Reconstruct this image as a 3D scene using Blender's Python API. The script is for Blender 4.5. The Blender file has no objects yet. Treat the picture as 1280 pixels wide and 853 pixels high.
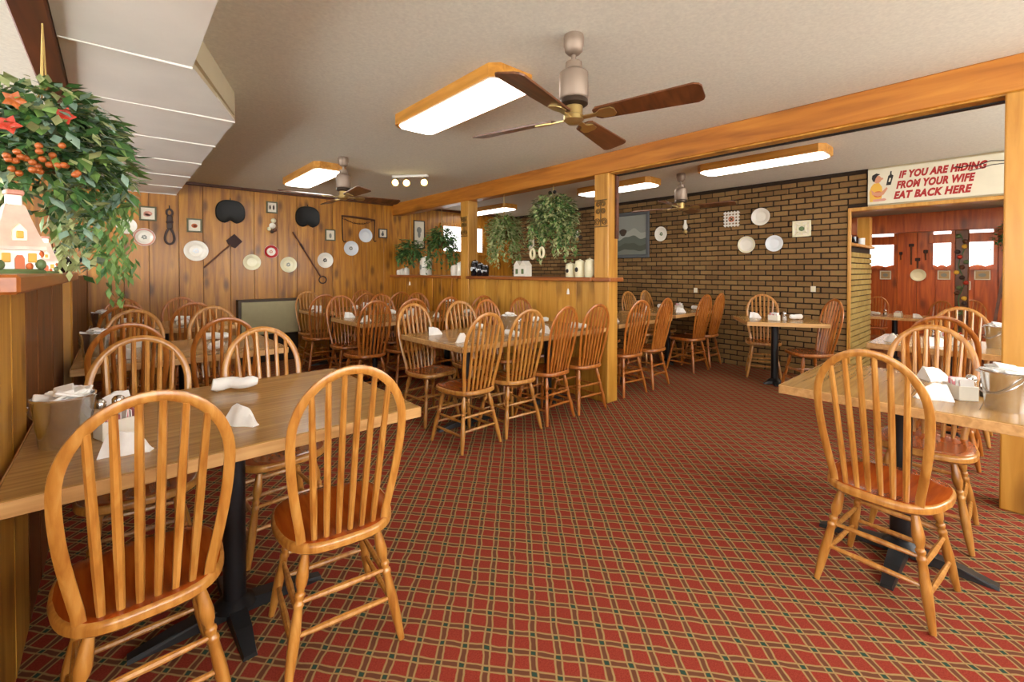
import bpy, bmesh, math, random
from mathutils import Vector, Matrix, noise
R = math.radians
PI = math.pi
random.seed(7)
S = bpy.context.scene
COL = S.collection

# ------------------------------------------------------------------ camera
F, YAW, PITCH, CAMH, HORIZON = 557.0, R(41.7), R(0.8), 1.30, 339.0
cam_d = bpy.data.cameras.new('camera'); cam = bpy.data.objects.new('camera', cam_d); COL.objects.link(cam)
cam.location = (0, 0, CAMH)
cam.rotation_euler = (PI/2 - PITCH, 0, -YAW)
cam_d.sensor_fit = 'HORIZONTAL'; cam_d.sensor_width = 36.0
cam_d.lens = F/1280*36
cam_d.shift_y = -(426.5-(HORIZON+F*math.tan(PITCH)))/1280
cam_d.clip_start = 0.02
S.camera = cam

# ------------------------------------------------------------------ world, exposure
W = bpy.data.worlds.new('daylight'); S.world = W; W.use_nodes = True
bg = W.node_tree.nodes['Background']
bg.inputs[0].default_value = (1.0, 0.985, 0.955, 1); bg.inputs[1].default_value = 13.0
S.view_settings.view_transform = 'Standard'; S.view_settings.look = 'None'
S.view_settings.gamma = 1.0; S.view_settings.use_curve_mapping = False
S.view_settings.exposure = 0.05
LAMP = 8.0          # brightness of the fluorescent lenses

# ------------------------------------------------------------------ materials
def lin(h):
    h = h.lstrip('#'); o = []
    for i in (0, 2, 4):
        v = int(h[i:i+2], 16)/255
        o.append(v/12.92 if v <= .04045 else ((v+.055)/1.055)**2.4)
    return (*o, 1)
M = {}
def newmat(n):
    m = bpy.data.materials.new(n); m.use_nodes = True; M[n] = m
    nt = m.node_tree; b = nt.nodes['Principled BSDF']
    return m, nt, b
def plain(n, col, rough=.6, metal=0, coat=0, emit=0, trans=0, var=0.0, vscale=12):
    m, nt, b = newmat(n)
    c = lin(col); b.inputs['Base Color'].default_value = c
    b.inputs['Roughness'].default_value = rough; b.inputs['Metallic'].default_value = metal
    b.inputs['Coat Weight'].default_value = coat
    if trans: b.inputs['Transmission Weight'].default_value = trans
    if emit:
        b.inputs['Emission Color'].default_value = c; b.inputs['Emission Strength'].default_value = emit
    if var:
        tc = nt.nodes.new('ShaderNodeTexCoord'); nz = nt.nodes.new('ShaderNodeTexNoise')
        nz.inputs['Scale'].default_value = vscale; nz.inputs['Detail'].default_value = 5
        nt.links.new(tc.outputs['Object'], nz.inputs['Vector'])
        r = nt.nodes.new('ShaderNodeValToRGB')
        r.color_ramp.elements[0].position = .3; r.color_ramp.elements[1].position = .7
        r.color_ramp.elements[0].color = tuple(x*(1-var) for x in c[:3])+(1,)
        r.color_ramp.elements[1].color = tuple(min(1, x*(1+var)) for x in c[:3])+(1,)
        nt.links.new(nz.outputs['Fac'], r.inputs['Fac']); nt.links.new(r.outputs['Color'], b.inputs['Base Color'])
        bp = nt.nodes.new('ShaderNodeBump'); bp.inputs['Strength'].default_value = .15
        nt.links.new(nz.outputs['Fac'], bp.inputs['Height']); nt.links.new(bp.outputs['Normal'], b.inputs['Normal'])
    return m
def wood(n, dark, mid, light, axis=2, scale=1.0, rough=.4, coat=.0, knots=0, rnd=.25, stretch=14, bump=.08):
    m, nt, b = newmat(n); N = nt.nodes.new; L = nt.links.new
    tc = N('ShaderNodeTexCoord'); oi = N('ShaderNodeObjectInfo')
    sc = N('ShaderNodeVectorMath'); sc.operation = 'SCALE'; sc.inputs[0].default_value = (37, 91, 53)
    L(oi.outputs['Random'], sc.inputs['Scale'])
    ad = N('ShaderNodeVectorMath'); ad.operation = 'ADD'
    L(tc.outputs['Object'], ad.inputs[0]); L(sc.outputs[0], ad.inputs[1])
    mp = N('ShaderNodeMapping'); s = [stretch*scale]*3; s[axis] = 1.1*scale
    mp.inputs['Scale'].default_value = s; L(ad.outputs[0], mp.inputs['Vector'])
    nz = N('ShaderNodeTexNoise'); nz.inputs['Scale'].default_value = 1.5; nz.inputs['Detail'].default_value = 6
    nz.inputs['Distortion'].default_value = .6; L(mp.outputs[0], nz.inputs['Vector'])
    rp = N('ShaderNodeValToRGB'); e = rp.color_ramp.elements
    e[0].position = .28; e[0].color = lin(dark); e[1].position = .75; e[1].color = lin(light)
    x = e.new(.5); x.color = lin(mid); L(nz.outputs['Fac'], rp.inputs['Fac'])
    out = rp.outputs['Color']
    if knots:
        mk = N('ShaderNodeMapping'); sk = [6.5]*3; sk[axis] = 2.6
        mk.inputs['Scale'].default_value = sk; L(ad.outputs[0], mk.inputs['Vector'])
        vo = N('ShaderNodeTexVoronoi'); vo.inputs['Scale'].default_value = knots; L(mk.outputs[0], vo.inputs['Vector'])
        kr = N('ShaderNodeValToRGB'); kr.color_ramp.elements[0].position = .10; kr.color_ramp.elements[0].color = (.75, .75, .75, 1)
        kr.color_ramp.elements[1].position = .30; kr.color_ramp.elements[1].color = (0, 0, 0, 1)
        L(vo.outputs['Distance'], kr.inputs['Fac'])
        mx = N('ShaderNodeMixRGB'); mx.inputs[2].default_value = tuple(c*.42 for c in lin(dark)[:3])+(1,)
        L(kr.outputs['Color'], mx.inputs[0]); L(out, mx.inputs[1]); out = mx.outputs[0]
    hv = N('ShaderNodeHueSaturation'); mr = N('ShaderNodeMapRange')
    mr.inputs['To Min'].default_value = 1-rnd; mr.inputs['To Max'].default_value = 1+rnd
    L(oi.outputs['Random'], mr.inputs['Value']); L(mr.outputs[0], hv.inputs['Value']); L(out, hv.inputs['Color'])
    L(hv.outputs[0], b.inputs['Base Color'])
    b.inputs['Roughness'].default_value = rough; b.inputs['Coat Weight'].default_value = coat; b.inputs['Coat Roughness'].default_value = .15
    bp = N('ShaderNodeBump'); bp.inputs['Strength'].default_value = bump; L(nz.outputs['Fac'], bp.inputs['Height']); L(bp.outputs[0], b.inputs['Normal'])
    return m

wood('oak', '#935a20', '#ae7632', '#c28f4a', 2, 2.0, .32, .35, rnd=.06)
wood('oak_amber', '#884812', '#a66020', '#bb7832', 2, 2.0, .32, .35, rnd=.06)
wood('seat_wood', '#86350e', '#9e4613', '#b45a1c', 1, 1.6, .24, .5, rnd=.06)
wood('seat_amber', '#742c0b', '#8c3a10', '#a24c17', 1, 1.6, .24, .5, rnd=.06)
wood('laminate', '#8a6434', '#9c753e', '#ad874c', 0, 1.6, .25, .15, rnd=.03, stretch=22, bump=.0)
wood('table_edge', '#a87d48', '#bd9058', '#cda26a', 0, 2.0, .4, rnd=.04)
wood('pine', '#84500e', '#ac7018', '#c48a28', 2, 1.0, .42, .15, knots=1.0, rnd=.13)
wood('pine_light', '#a9731f', '#c08c34', '#cf9f48', 2, 1.0, .42, .15, knots=.8, rnd=.09)
wood('pine_dark', '#4e2a0e', '#683c16', '#7c4a1e', 2, 1.0, .45, .1, knots=.8, rnd=.12)
wood('red_pine', '#8f3d10', '#b2541a', '#c86a26', 2, 1.0, .4, .15, knots=.8, rnd=.12)
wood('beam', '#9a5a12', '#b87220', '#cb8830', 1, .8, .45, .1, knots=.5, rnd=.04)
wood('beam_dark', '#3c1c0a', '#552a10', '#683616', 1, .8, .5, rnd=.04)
wood('post', '#a86f1c', '#c08a34', '#d19d46', 2, .8, .45, .1, knots=.6, rnd=.05)
wood('shelf_wood', '#7c4014', '#96541e', '#aa6628', 1, 1.0, .4, .2, rnd=.04)
wood('blade_wood', '#4a2712', '#63381c', '#7a4a28', 0, 1.2, .4, .2, rnd=.08)
wood('lamp_wood', '#a06a1e', '#c08430', '#d29a44', 1, 1.0, .4, .2, rnd=.05)
plain('ceiling_paint', '#dcdbcc', .95, var=.07, vscale=60)
plain('soffit_paint', '#e0ddd4', .7, var=.05, vscale=3)
plain('soffit_side', '#c9bfa0', .8, var=.05, vscale=5)
plain('trim_white', '#d8d4cb', .6)
plain('black_iron', '#14130f', .45, .3)
plain('table_iron', '#17191d', .4, .3)
plain('foot_iron', '#3a3d40', .35, .6)
plain('bronze', '#8d7c6c', .5, .45)
plain('brass', '#b39a62', .3, .8)
plain('dark_bronze', '#4c4036', .4, .7)
plain('steel', '#dcdedf', .2, .95)
plain('chrome', '#d8d8d8', .12, 1)
plain('porcelain', '#e6e2d4', .22, coat=.3)
plain('porcelain_cream', '#e2dcb8', .25, coat=.3)
plain('porcelain_blue', '#dde4e8', .22, coat=.3)
plain('roof_glaze', '#d9bfae', .3, coat=.3, var=.12, vscale=25)
plain('paint_red', '#b01f1c', .35)
plain('paint_pink', '#c98d78', .4)
plain('paint_green', '#5c7044', .5)
plain('paint_grey', '#7d8078', .5)
plain('paint_orange', '#c4622a', .45)
plain('paint_blue', '#5a6a86', .5)
plain('paint_yellow', '#d9a93a', .5)
plain('skin_paint', '#c98c6a', .6)
plain('ink_black', '#1b1714', .6)
plain('ink_red', '#a01814', .6)
plain('sign_white', '#d6cfb6', .6, var=.04, vscale=8)
plain('tan_paper', '#a98c60', .7)
plain('paper', '#ddd6c2', .7)
plain('napkin_cloth', '#e4e2de', .85, var=.03, vscale=30)
plain('packet', '#e8e6e2', .6)
plain('packet_pink', '#d98a92', .6)
plain('salt', '#e9e6df', .5)
plain('pepper', '#3b342c', .6)
plain('frame_dark', '#3a2a18', .5)
plain('frame_green', '#5a5a3e', .5)
plain('frame_grey', '#54585a', .45)
plain('cast_black', '#1c1d1c', .5, .4)
plain('leather', '#35221a', .5)
plain('old_wood', '#5b3218', .6, var=.2)
plain('rust', '#3a2622', .7, .3)
plain('heater_paint', '#a39a74', .55, var=.04)
plain('black_glaze', '#0c0d16', .12, coat=.5)
plain('mortar', '#2b1d10', .95)
plain('plaster', '#b9a884', .9)
plain('lens', '#fff7ec', .5, emit=LAMP)
plain('lens_added', '#ffe9c8', .5, emit=24)  # glow of the hidden lamps added in the back room
plain('scroll_iron', '#6e5428', .5, .3)
plain('spot_bulb', '#ffe2a8', .5, emit=14)
plain('daylit_shade', '#ffffff', .6, emit=2.2)
plain('rope', '#b79a5a', .9)
plain('basket', '#6a4a26', .8, var=.2, vscale=40)
plain('leaf_deep', '#416a36', .55, var=.35, vscale=14)
plain('leaf_mid', '#6e904a', .55, var=.3, vscale=14)
plain('leaf_pale', '#a5ae78', .6, var=.25, vscale=14)
plain('leaf_blue', '#86a28e', .6, var=.25, vscale=14)
plain('berry', '#a8581e', .4)
plain('flower_red', '#b8341a', .5)
plain('outlet', '#d8d0bc', .5)
for n_, c_ in (('land_sky', '#8d9188'), ('land_cloud', '#a3a69b'), ('land_hill', '#5e655b'), ('land_meadow', '#4d5446'), ('land_pond', '#757a70')): plain(n_, c_, .5)
plain('void_dark', '#241a12', .9)
m, nt, b = newmat('glass'); b.inputs['Base Color'].default_value = (1, 1, 1, 1); b.inputs['Roughness'].default_value = .03; b.inputs['Transmission Weight'].default_value = 1
# brick: colour by object random + noise
def brickmat(n, a, c, d):
    m, nt, b = newmat(n); N = nt.nodes.new; L = nt.links.new
    geo = N('ShaderNodeNewGeometry'); oi = N('ShaderNodeObjectInfo'); tc = N('ShaderNodeTexCoord')
    nz = N('ShaderNodeTexNoise'); nz.inputs['Scale'].default_value = 2.3; nz.inputs['Detail'].default_value = 3
    L(geo.outputs['Position'], nz.inputs['Vector'])
    n2 = N('ShaderNodeTexNoise'); n2.inputs['Scale'].default_value = 45; n2.inputs['Detail'].default_value = 4
    L(geo.outputs['Position'], n2.inputs['Vector'])
    ri = N('ShaderNodeMath'); ri.operation = 'MULTIPLY_ADD'; ri.inputs[1].default_value = .5
    L(geo.outputs['Random Per Island'], ri.inputs[0])
    h = N('ShaderNodeMath'); h.operation = 'MULTIPLY'; h.inputs[1].default_value = .35; L(oi.outputs['Random'], h.inputs[0])
    L(h.outputs[0], ri.inputs[2])
    mx = N('ShaderNodeMath'); mx.operation = 'MULTIPLY_ADD'; mx.inputs[1].default_value = .5; L(nz.outputs['Fac'], mx.inputs[0]); L(ri.outputs[0], mx.inputs[2])
    rp = N('ShaderNodeValToRGB'); e = rp.color_ramp.elements
    e[0].position = .2; e[0].color = lin(a); e[1].position = .95; e[1].color = lin(d); k = e.new(.55); k.color = lin(c)
    L(mx.outputs[0], rp.inputs['Fac'])
    mul = N('ShaderNodeMixRGB'); mul.blend_type = 'MULTIPLY'; mul.inputs[0].default_value = .35
    L(rp.outputs[0], mul.inputs[1]); L(n2.outputs['Color'], mul.inputs[2]); L(mul.outputs[0], b.inputs['Base Color'])
    b.inputs['Roughness'].default_value = .85
    bp = N('ShaderNodeBump'); bp.inputs['Strength'].default_value = .35; L(n2.outputs['Fac'], bp.inputs['Height']); L(bp.outputs[0], b.inputs['Normal'])
brickmat('brick', '#5e4222', '#7e5e32', '#957444')
brickmat('brick_yellow', '#8a7038', '#a38a4a', '#b09a5a')
# plaid carpet
def carpet():
    m, nt, b = newmat('carpet'); N = nt.nodes.new; L = nt.links.new
    geo = N('ShaderNodeNewGeometry')
    nzw = N('ShaderNodeTexNoise'); nzw.inputs['Scale'].default_value = 13; L(geo.outputs['Position'], nzw.inputs['Vector'])
    def fam(ang, per, ph):
        nrm = (-math.sin(ang), math.cos(ang), 0)
        d = N('ShaderNodeVectorMath'); d.operation = 'DOT_PRODUCT'; L(geo.outputs['Position'], d.inputs[0]); d.inputs[1].default_value = nrm
        k = N('ShaderNodeMath'); k.operation = 'MULTIPLY_ADD'; k.inputs[1].default_value = 1/per; L(d.outputs['Value'], k.inputs[0])
        w = N('ShaderNodeMath'); w.operation = 'MULTIPLY_ADD'; w.inputs[1].default_value = .2; w.inputs[2].default_value = ph
        L(nzw.outputs['Fac'], w.inputs[0]); L(w.outputs[0], k.inputs[2])
        fr = N('ShaderNodeMath'); fr.operation = 'FRACT'; L(k.outputs[0], fr.inputs[0])
        s = N('ShaderNodeMath'); s.operation = 'SUBTRACT'; s.inputs[1].default_value = .5; L(fr.outputs[0], s.inputs[0])
        a = N('ShaderNodeMath'); a.operation = 'ABSOLUTE'; L(s.outputs[0], a.inputs[0])
        def lt(t, soft=.02):
            r = N('ShaderNodeMapRange'); r.inputs['From Min'].default_value = t+soft; r.inputs['From Max'].default_value = t-soft; L(a.outputs[0], r.inputs['Value']); return r.outputs[0]
        return lt(.175), lt(.10)
    bu, mu = fam(R(47.6), .080, .1); bv, mv = fam(R(-50.0), .078, .3)
    def mth(op, a, c):
        x = N('ShaderNodeMath'); x.operation = op; L(a, x.inputs[0]); L(c, x.inputs[1]); return x.outputs[0]
    def mix(f, a, colr):
        x = N('ShaderNodeMixRGB'); L(f, x.inputs[0]); L(a, x.inputs[1]); x.inputs[2].default_value = lin(colr); return x.outputs[0]
    nz = N('ShaderNodeTexNoise'); nz.inputs['Scale'].default_value = 220; nz.inputs['Detail'].default_value = 2; L(geo.outputs['Position'], nz.inputs['Vector'])
    rr = N('ShaderNodeValToRGB'); rr.color_ramp.elements[0].color = lin('#782a1e'); rr.color_ramp.elements[1].color = lin('#8c3728')
    rr.color_ramp.elements[0].position = .35; rr.color_ramp.elements[1].position = .65
    L(nz.outputs['Fac'], rr.inputs['Fac'])
    c = mix(mth('MAXIMUM', mu, mv), rr.outputs['Color'], '#603a28')
    c = mix(mth('MAXIMUM', mth('SUBTRACT', bu, mu), mth('SUBTRACT', bv, mv)), c, '#957c50')
    c = mix(mth('MULTIPLY', mu, mv), c, '#2a4034')
    L(c, b.inputs['Base Color']); b.inputs['Roughness'].default_value = .95; b.inputs['Specular IOR Level'].default_value = .15
    bp = N('ShaderNodeBump'); bp.inputs['Strength'].default_value = .3; bp.inputs['Distance'].default_value = .004
    L(nz.outputs['Fac'], bp.inputs['Height']); L(bp.outputs[0], b.inputs['Normal'])
carpet()

# ------------------------------------------------------------------ geometry helpers
class MB:
    def __init__(s): s.v = []; s.f = []
    def add(s, v, f):
        o = len(s.v); s.v += [tuple(p) for p in v]; s.f += [tuple(i+o for i in q) for q in f]; return s
    def box(s, x0, x1, y0, y1, z0, z1, mat=None):
        v = [Vector((x, y, z)) for z in (z0, z1) for y in (y0, y1) for x in (x0, x1)]
        if mat: v = [mat @ p for p in v]
        return s.add(v, [(0, 2, 3, 1), (4, 5, 7, 6), (0, 1, 5, 4), (2, 6, 7, 3), (0, 4, 6, 2), (1, 3, 7, 5)])
    def rbox(s, x0, x1, y0, y1, z0, z1, r=.005, seg=1, mat=None):
        bm = bmesh.new(); bmesh.ops.create_cube(bm, size=1)
        for v in bm.verts: v.co = Vector((x0+(v.co.x+.5)*(x1-x0), y0+(v.co.y+.5)*(y1-y0), z0+(v.co.z+.5)*(z1-z0)))
        bmesh.ops.bevel(bm, geom=bm.edges[:], offset=r, segments=seg, affect='EDGES', profile=.5)
        bm.verts.index_update()
        v = [(mat @ p.co if mat else p.co.copy()) for p in bm.verts]
        s.add(v, [[p.index for p in f.verts] for f in bm.faces]); bm.free(); return s
    def lathe(s, prof, seg=16, mat=None, cap=True):
        """prof: (r, z) list, revolved about local z"""
        v = []; f = []; n = len(prof)
        for k in range(seg):
            a = 2*PI*k/seg
            for r, z in prof: v.append(Vector((r*math.cos(a), r*math.sin(a), z)))
        for k in range(seg):
            k2 = (k+1) % seg
            for i in range(n-1): f.append((k*n+i, k2*n+i, k2*n+i+1, k*n+i+1))
        if cap:
            f.append(tuple(k*n for k in range(seg))[::-1]); f.append(tuple(k*n+n-1 for k in range(seg)))
        if mat: v = [mat @ p for p in v]
        return s.add(v, f)
    def turned(s, p0, p1, prof, seg=10):
        """prof: (t 0..1, r) along p0->p1"""
        p0 = Vector(p0); p1 = Vector(p1); d = p1-p0; q = d.to_track_quat('Z', 'Y').to_matrix().to_4x4()
        return s.lathe([(r, t*d.length) for t, r in prof], seg, Matrix.Translation(p0) @ q)
    def tube(s, pts, r, seg=8, flat=None, up=None, closed=False):
        """sweep; r number or list; flat: factor on the binormal; up: fixed normal"""
        pts = [Vector(p) for p in pts]; n = len(pts); v = []; f = []
        rr = r if isinstance(r, (list, tuple)) else [r]*n
        pn = None
        for i, p in enumerate(pts):
            if closed: t = pts[(i+1) % n]-pts[i-1]
            else: t = pts[min(i+1, n-1)]-pts[max(i-1, 0)]
            t.normalize()
            if up is not None: b = Vector(up); nn = b.cross(t); 
            else:
                if pn is None: pn = Vector((0, 0, 1)) if abs(t.z) < .9 else Vector((1, 0, 0))
                nn = pn - t*pn.dot(t)
            if nn.length < 1e-6: nn = Vector((1, 0, 0))
            nn.normalize(); pn = nn; bb = t.cross(nn)
            k2 = flat if flat else 1
            for k in range(seg):
                a = 2*PI*(k+.5)/seg
                v.append(p+nn*math.cos(a)*rr[i]+bb*math.sin(a)*rr[i]*k2)
        m = n if closed else n-1
        for i in range(m):
            j = (i+1) % n
            for k in range(seg):
                k2 = (k+1) % seg; f.append((i*seg+k, i*seg+k2, j*seg+k2, j*seg+k))
        if not closed:
            f.append(tuple(range(seg))[::-1]); f.append(tuple((n-1)*seg+k for k in range(seg)))
        return s.add(v, f)
    def prism(s, poly, z0, z1, mat=None, inset=0):
        n = len(poly); v = [Vector((x, y, z0)) for x, y in poly]+[Vector((x, y, z1)) for x, y in poly]
        if mat: v = [mat @ p for p in v]
        f = [tuple(range(n))[::-1], tuple(range(n, 2*n))]+[(i, (i+1) % n, n+(i+1) % n, n+i) for i in range(n)]
        return s.add(v, f)
    def sphere(s, c, r, seg=10, rings=6, sq=(1, 1, 1)):
        prof = [(max(1e-4, r*math.sin(PI*i/rings)), -r*math.cos(PI*i/rings)) for i in range(rings+1)]
        return s.lathe(prof, seg, Matrix.Translation(c) @ Matrix.Diagonal((*sq, 1)), cap=False)
    def mesh(s, name, mat, smooth=False):
        me = bpy.data.meshes.new(name); me.from_pydata(s.v, [], s.f)
        bm = bmesh.new(); bm.from_mesh(me); bmesh.ops.recalc_face_normals(bm, faces=bm.faces[:]); bm.to_mesh(me); bm.free()
        me.materials.append(M[mat])
        if smooth:
            me.polygons.foreach_set('use_smooth', [True]*len(me.polygons))
            try: me.set_sharp_from_angle(angle=R(42))
            except Exception: pass
        me.update(); return me
    def build(s, name, mat, parent=None, smooth=False, mw=None):
        o = bpy.data.objects.new(name, s.mesh(name, mat, smooth)); COL.objects.link(o)
        if parent: o.parent = parent
        if mw is not None: o.matrix_world = mw
        return o
def tag(o, label=None, cat=None, group=None, kind=None):
    if label: o['label'] = label
    if cat: o['category'] = cat
    if group: o['group'] = group
    if kind: o['kind'] = kind
    return o
def empty(name, loc=(0, 0, 0), rz=0, mw=None):
    o = bpy.data.objects.new(name, None); COL.objects.link(o); o.empty_display_size = .1
    if mw is not None: o.matrix_world = mw
    else: o.location = loc; o.rotation_euler = (0, 0, rz)
    return o
def copy_tree(o, parent=None):
    c = o.copy(); COL.objects.link(c); c.parent = parent
    for ch in list(o.children):
        if ch is not c: copy_tree(ch, c)
    return c
def struct(name, mb, mat, parent=None, label=None, smooth=False):
    o = mb.build(name, mat, parent, smooth)
    o['kind'] = 'structure'
    if label: o['label'] = label
    return o
B = MB
# wall frames: local x = right, y = up, z = out of the wall
def on_plank(x, z, off=0.0): return Matrix(((1, 0, 0, x), (0, 0, -1, YW-off), (0, 1, 0, z), (0, 0, 0, 1)))
def on_brick(y, z, off=0.0): return Matrix(((0, 0, -1, XB-.007-off), (-1, 0, 0, y), (0, 1, 0, z), (0, 0, 0, 1)))
YW = 7.161   # face of the plank wall
XB = 6.385   # face of the bricks
C = 2.46     # ceiling
BB = 2.26    # underside of the beams
# ------------------------------------------------------------------ the room
struct('floor', B().box(-2.3, 6.62, -2.2, 7.4, -.05, 0), 'carpet', label='red plaid carpet with tan and green lines')
struct('ceiling', B().box(-2.3, 6.62, -2.2, 7.4, C, C+.06), 'ceiling_paint', label='textured grey beige ceiling')

def planks_row(parent, name, mat, a0, a1, z0, z1, face, axis, widths, out, thick=.016, gap=.004, holes=()):
    """vertical boards side by side; axis 'x' boards run along x on a y-face, 'y' along y on an x-face"""
    a = a0; i = 0
    while a < a1-.02:
        w = widths[i % len(widths)]; i += 1
        e = min(a+w, a1)
        spans = [(z0, z1)]
        for (h0, h1, hz0, hz1) in holes:
            if a < h1 and e > h0:
                spans = [(p, q) for (s0, s1) in spans for (p, q) in ((s0, min(s1, hz0)), (max(s0, hz1), s1)) if q-p > .01]
        for (p, q) in spans:
            dz = random.uniform(0, .004)
            m = B()
            f0, f1 = sorted((face, face-out*(thick)))
            if out < 0: f0, f1 = sorted((face+dz*0, face+thick))
            if axis == 'x': m.rbox(-(e-a)/2+gap/2, (e-a)/2-gap/2, 0, thick+dz, 0, q-p, .003); loc = ((a+e)/2, face if out > 0 else face-(thick+dz), p)
            else: m.rbox(0, thick+dz, -(e-a)/2+gap/2, (e-a)/2-gap/2, 0, q-p, .003); loc = (face if out > 0 else face-(thick+dz), (a+e)/2, p)
            o = m.build(name, mat, parent); o.location = loc
        a = e
WD = [.26, .31, .29, .3, .27, .25, .28, .32, .24, .3]
wb = struct('wall_back', B().box(-2.3, 6.62, 7.185, 7.35, 0, C), 'pine_dark', label='knotty pine board wall hung with plates')
planks_row(wb, 'plank', 'pine', -2.2, 6.39, 0, C, 7.185, 'x', WD, -1, .018)
struct('trim_1', B().rbox(.6, 3.6, 7.12, 7.166, C-.035, C, .004), 'beam_dark', label='dark wood strip between plank wall and ceiling')
struct('trim_2', B().rbox(3.75, 6.38, 7.12, 7.166, C-.035, C, .004), 'beam_dark', label='dark wood strip above the plank wall window')
wl = struct('wall_left', B().box(-2.3, -2.2, -2.2, 7.35, 0, 1.15).box(-2.3, -2.2, -2.2, 7.35, 2.1, C).box(-2.3, -2.2, -2.2, -1.2, 1.15, 2.1).box(-2.3, -2.2, 6.2, 7.35, 1.15, 2.1), 'pine_dark', label='dim board wall beyond the left partition')  # middle left open for the added window row
# unseen wall behind the photographer; its two wide windows are added for fill light
fw = B(); FY0, FY1 = -2.15, -2.0; SILL, HEAD = 1.05, 2.32
added_wins = [(-1.6, 1.7), (2.3, 5.9)]
fw.box(-2.3, 6.62, FY0, FY1, 0, SILL); fw.box(-2.3, 6.62, FY0, FY1, HEAD, C)
xs = [-2.3]+[v for w in added_wins for v in w]+[6.62]
for i in range(0, len(xs), 2): fw.box(xs[i], xs[i+1], FY0, FY1, SILL, HEAD)
struct('wall_front', fw, 'plaster', label='plain unseen wall with two wide windows added for light')
for i, (a, e) in enumerate(added_wins):
    m = B()
    for x in (a, (a+e)/2-.02, e-.05): m.box(x, x+.05, FY0+.05, FY1+.02, SILL, HEAD)
    m.box(a, e, FY0+.05, FY1+.02, SILL, SILL+.05); m.box(a, e, FY0+.05, FY1+.02, HEAD-.05, HEAD)
    struct('window_%d' % (i+1), m, 'post', label='wide unseen window frame added to light the dining tables')

m = B()  # unseen window row, added to brighten the ceiling and soffit
for k in range(6): m.box(-2.28, -2.18, -1.2+k*1.47, -1.15+k*1.47, 1.15, 2.1)
m.box(-2.28, -2.18, -1.2, 6.2, 1.15, 1.2).box(-2.28, -2.18, -1.2, 6.2, 2.05, 2.1)
struct('window_7', m, 'post', label='long unseen row of windows added for light beyond the left partition')
# brick wall -----------------------------------------------------------------
BY0 = 1.28
wr = struct('wall_right', B().box(6.40, 6.52, BY0, 7.35, 0, C).box(6.40, 6.52, 1.10, BY0, 2.03, C), 'mortar', label='brown brick wall with dark recessed joints')
def proj(x, y, z):
    s, c = math.sin(YAW), math.cos(YAW); f = x*s+y*c; r = x*c-y*s
    return 640+F*r/f, HORIZON-F*(z-CAMH)/f, f
def brick_meshes(mat, L, H, D, n=6):
    out = []
    for i in range(n):
        m = B(); j = lambda q: random.uniform(-q, q)
        m.rbox(j(.004), D, -L/2+j(.003), L/2+j(.003), -H/2+j(.0025), H/2+j(.0025), .004)
        out.append(m)
    return out
CH, BL = .069, .176
bms = brick_meshes('brick', BL-.014, CH-.015, .022); bmesh_data = [m.mesh('brick', 'brick') for m in bms]
spots = []
nrow = int(C/CH)
for r in range(nrow+1):
    z = CH*(r+.5)
    if z+CH/2 > C+.02: break
    y = BY0 + (BL/2 if r % 2 == 0 else BL)
    if z-CH/2 > 2.03: spots.extend([(BY0-BL/2, z, 1)] if r % 2 == 0 else [(BY0, z, 1), (BY0-BL*.75, z, .5)])
    elif r % 2: spots.append((BY0+BL/4, z, .5))
    while y < 7.2:
        spots.append((y, z, 1)); y += BL
def vis(y, z):
    px, py, f = proj(XB, y, z)
    if px < 766 and py > 345: return 0
    if py > 455: return 0
    return 1
spots.sort(key=lambda s: (-vis(s[0], s[1]), s[0]))
rest = B()
for i, (y, z, h) in enumerate(spots):
    k = random.randrange(6)
    if i < 300 :
        o = bpy.data.objects.new('brick', bmesh_data[k]); COL.objects.link(o); o.parent = wr
        o.location = (XB+random.uniform(0, .006), y, z); o.scale = (1, h*.96 if h < 1 else 1, 1)
    else:
        m = bms[k]; dx = random.uniform(0, .006)
        rest.add([(XB+p[0]+dx, y+p[1]*h, z+p[2]) for p in m.v], m.f)
o = rest.build('bricks_beyond', 'brick', wr); o['kind'] = 'stuff'
# low brick return with pass-through and header of the opening ----------------
RX1 = 7.74
ret = struct('wall_return', B().box(6.52, RX1, BY0+.02, BY0+.14, -.2, 1.60), 'mortar', label='low yellowish brick return beside the opening')
rb = B()
for r in range(25):
    z = -.19+CH*(r+.5)
    if z > 1.58: break
    x = 6.40+(0 if r % 2 else BL/2)
    while x+BL < RX1+.08:
        rb.rbox(x+.006, min(x+BL, RX1)-.006, BY0, BY0+.03, z-CH/2+.006, z+CH/2-.006, .004); x += BL
o = rb.build('bricks_of_return', 'brick_yellow', ret); o['kind'] = 'stuff'
struct('trim_3', B().rbox(6.40, RX1+.02, BY0-.03, BY0+.16, 1.60, 1.635, .005), 'post', label='pale wood sill on the low brick return')
struct('trim_4', B().rbox(7.60, RX1, BY0, BY0+.14, 1.635, 2.03, .005), 'post', label='short wood post on the low brick return')
struct('trim_5', B().rbox(6.372, 6.42, BY0-.03, BY0+.0, 0, 2.03, .005), 'post', label='pale corner strip at the end of the brick wall')
struct('wall_header', B().box(6.40, 6.52, -2.0, 1.10, 2.03, C), 'plaster', label='header wall over the opening behind the sign')
struct('trim_6', B().rbox(6.375, 6.54, -2.0, BY0, 1.99, 2.03, .005), 'post', label='pale wood lintel under the painted sign')
struct('wall_side', B().box(6.40, 6.52, -2.0, -.9, 0, 2.0), 'plaster', label='plain wall beside the opening')

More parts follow.
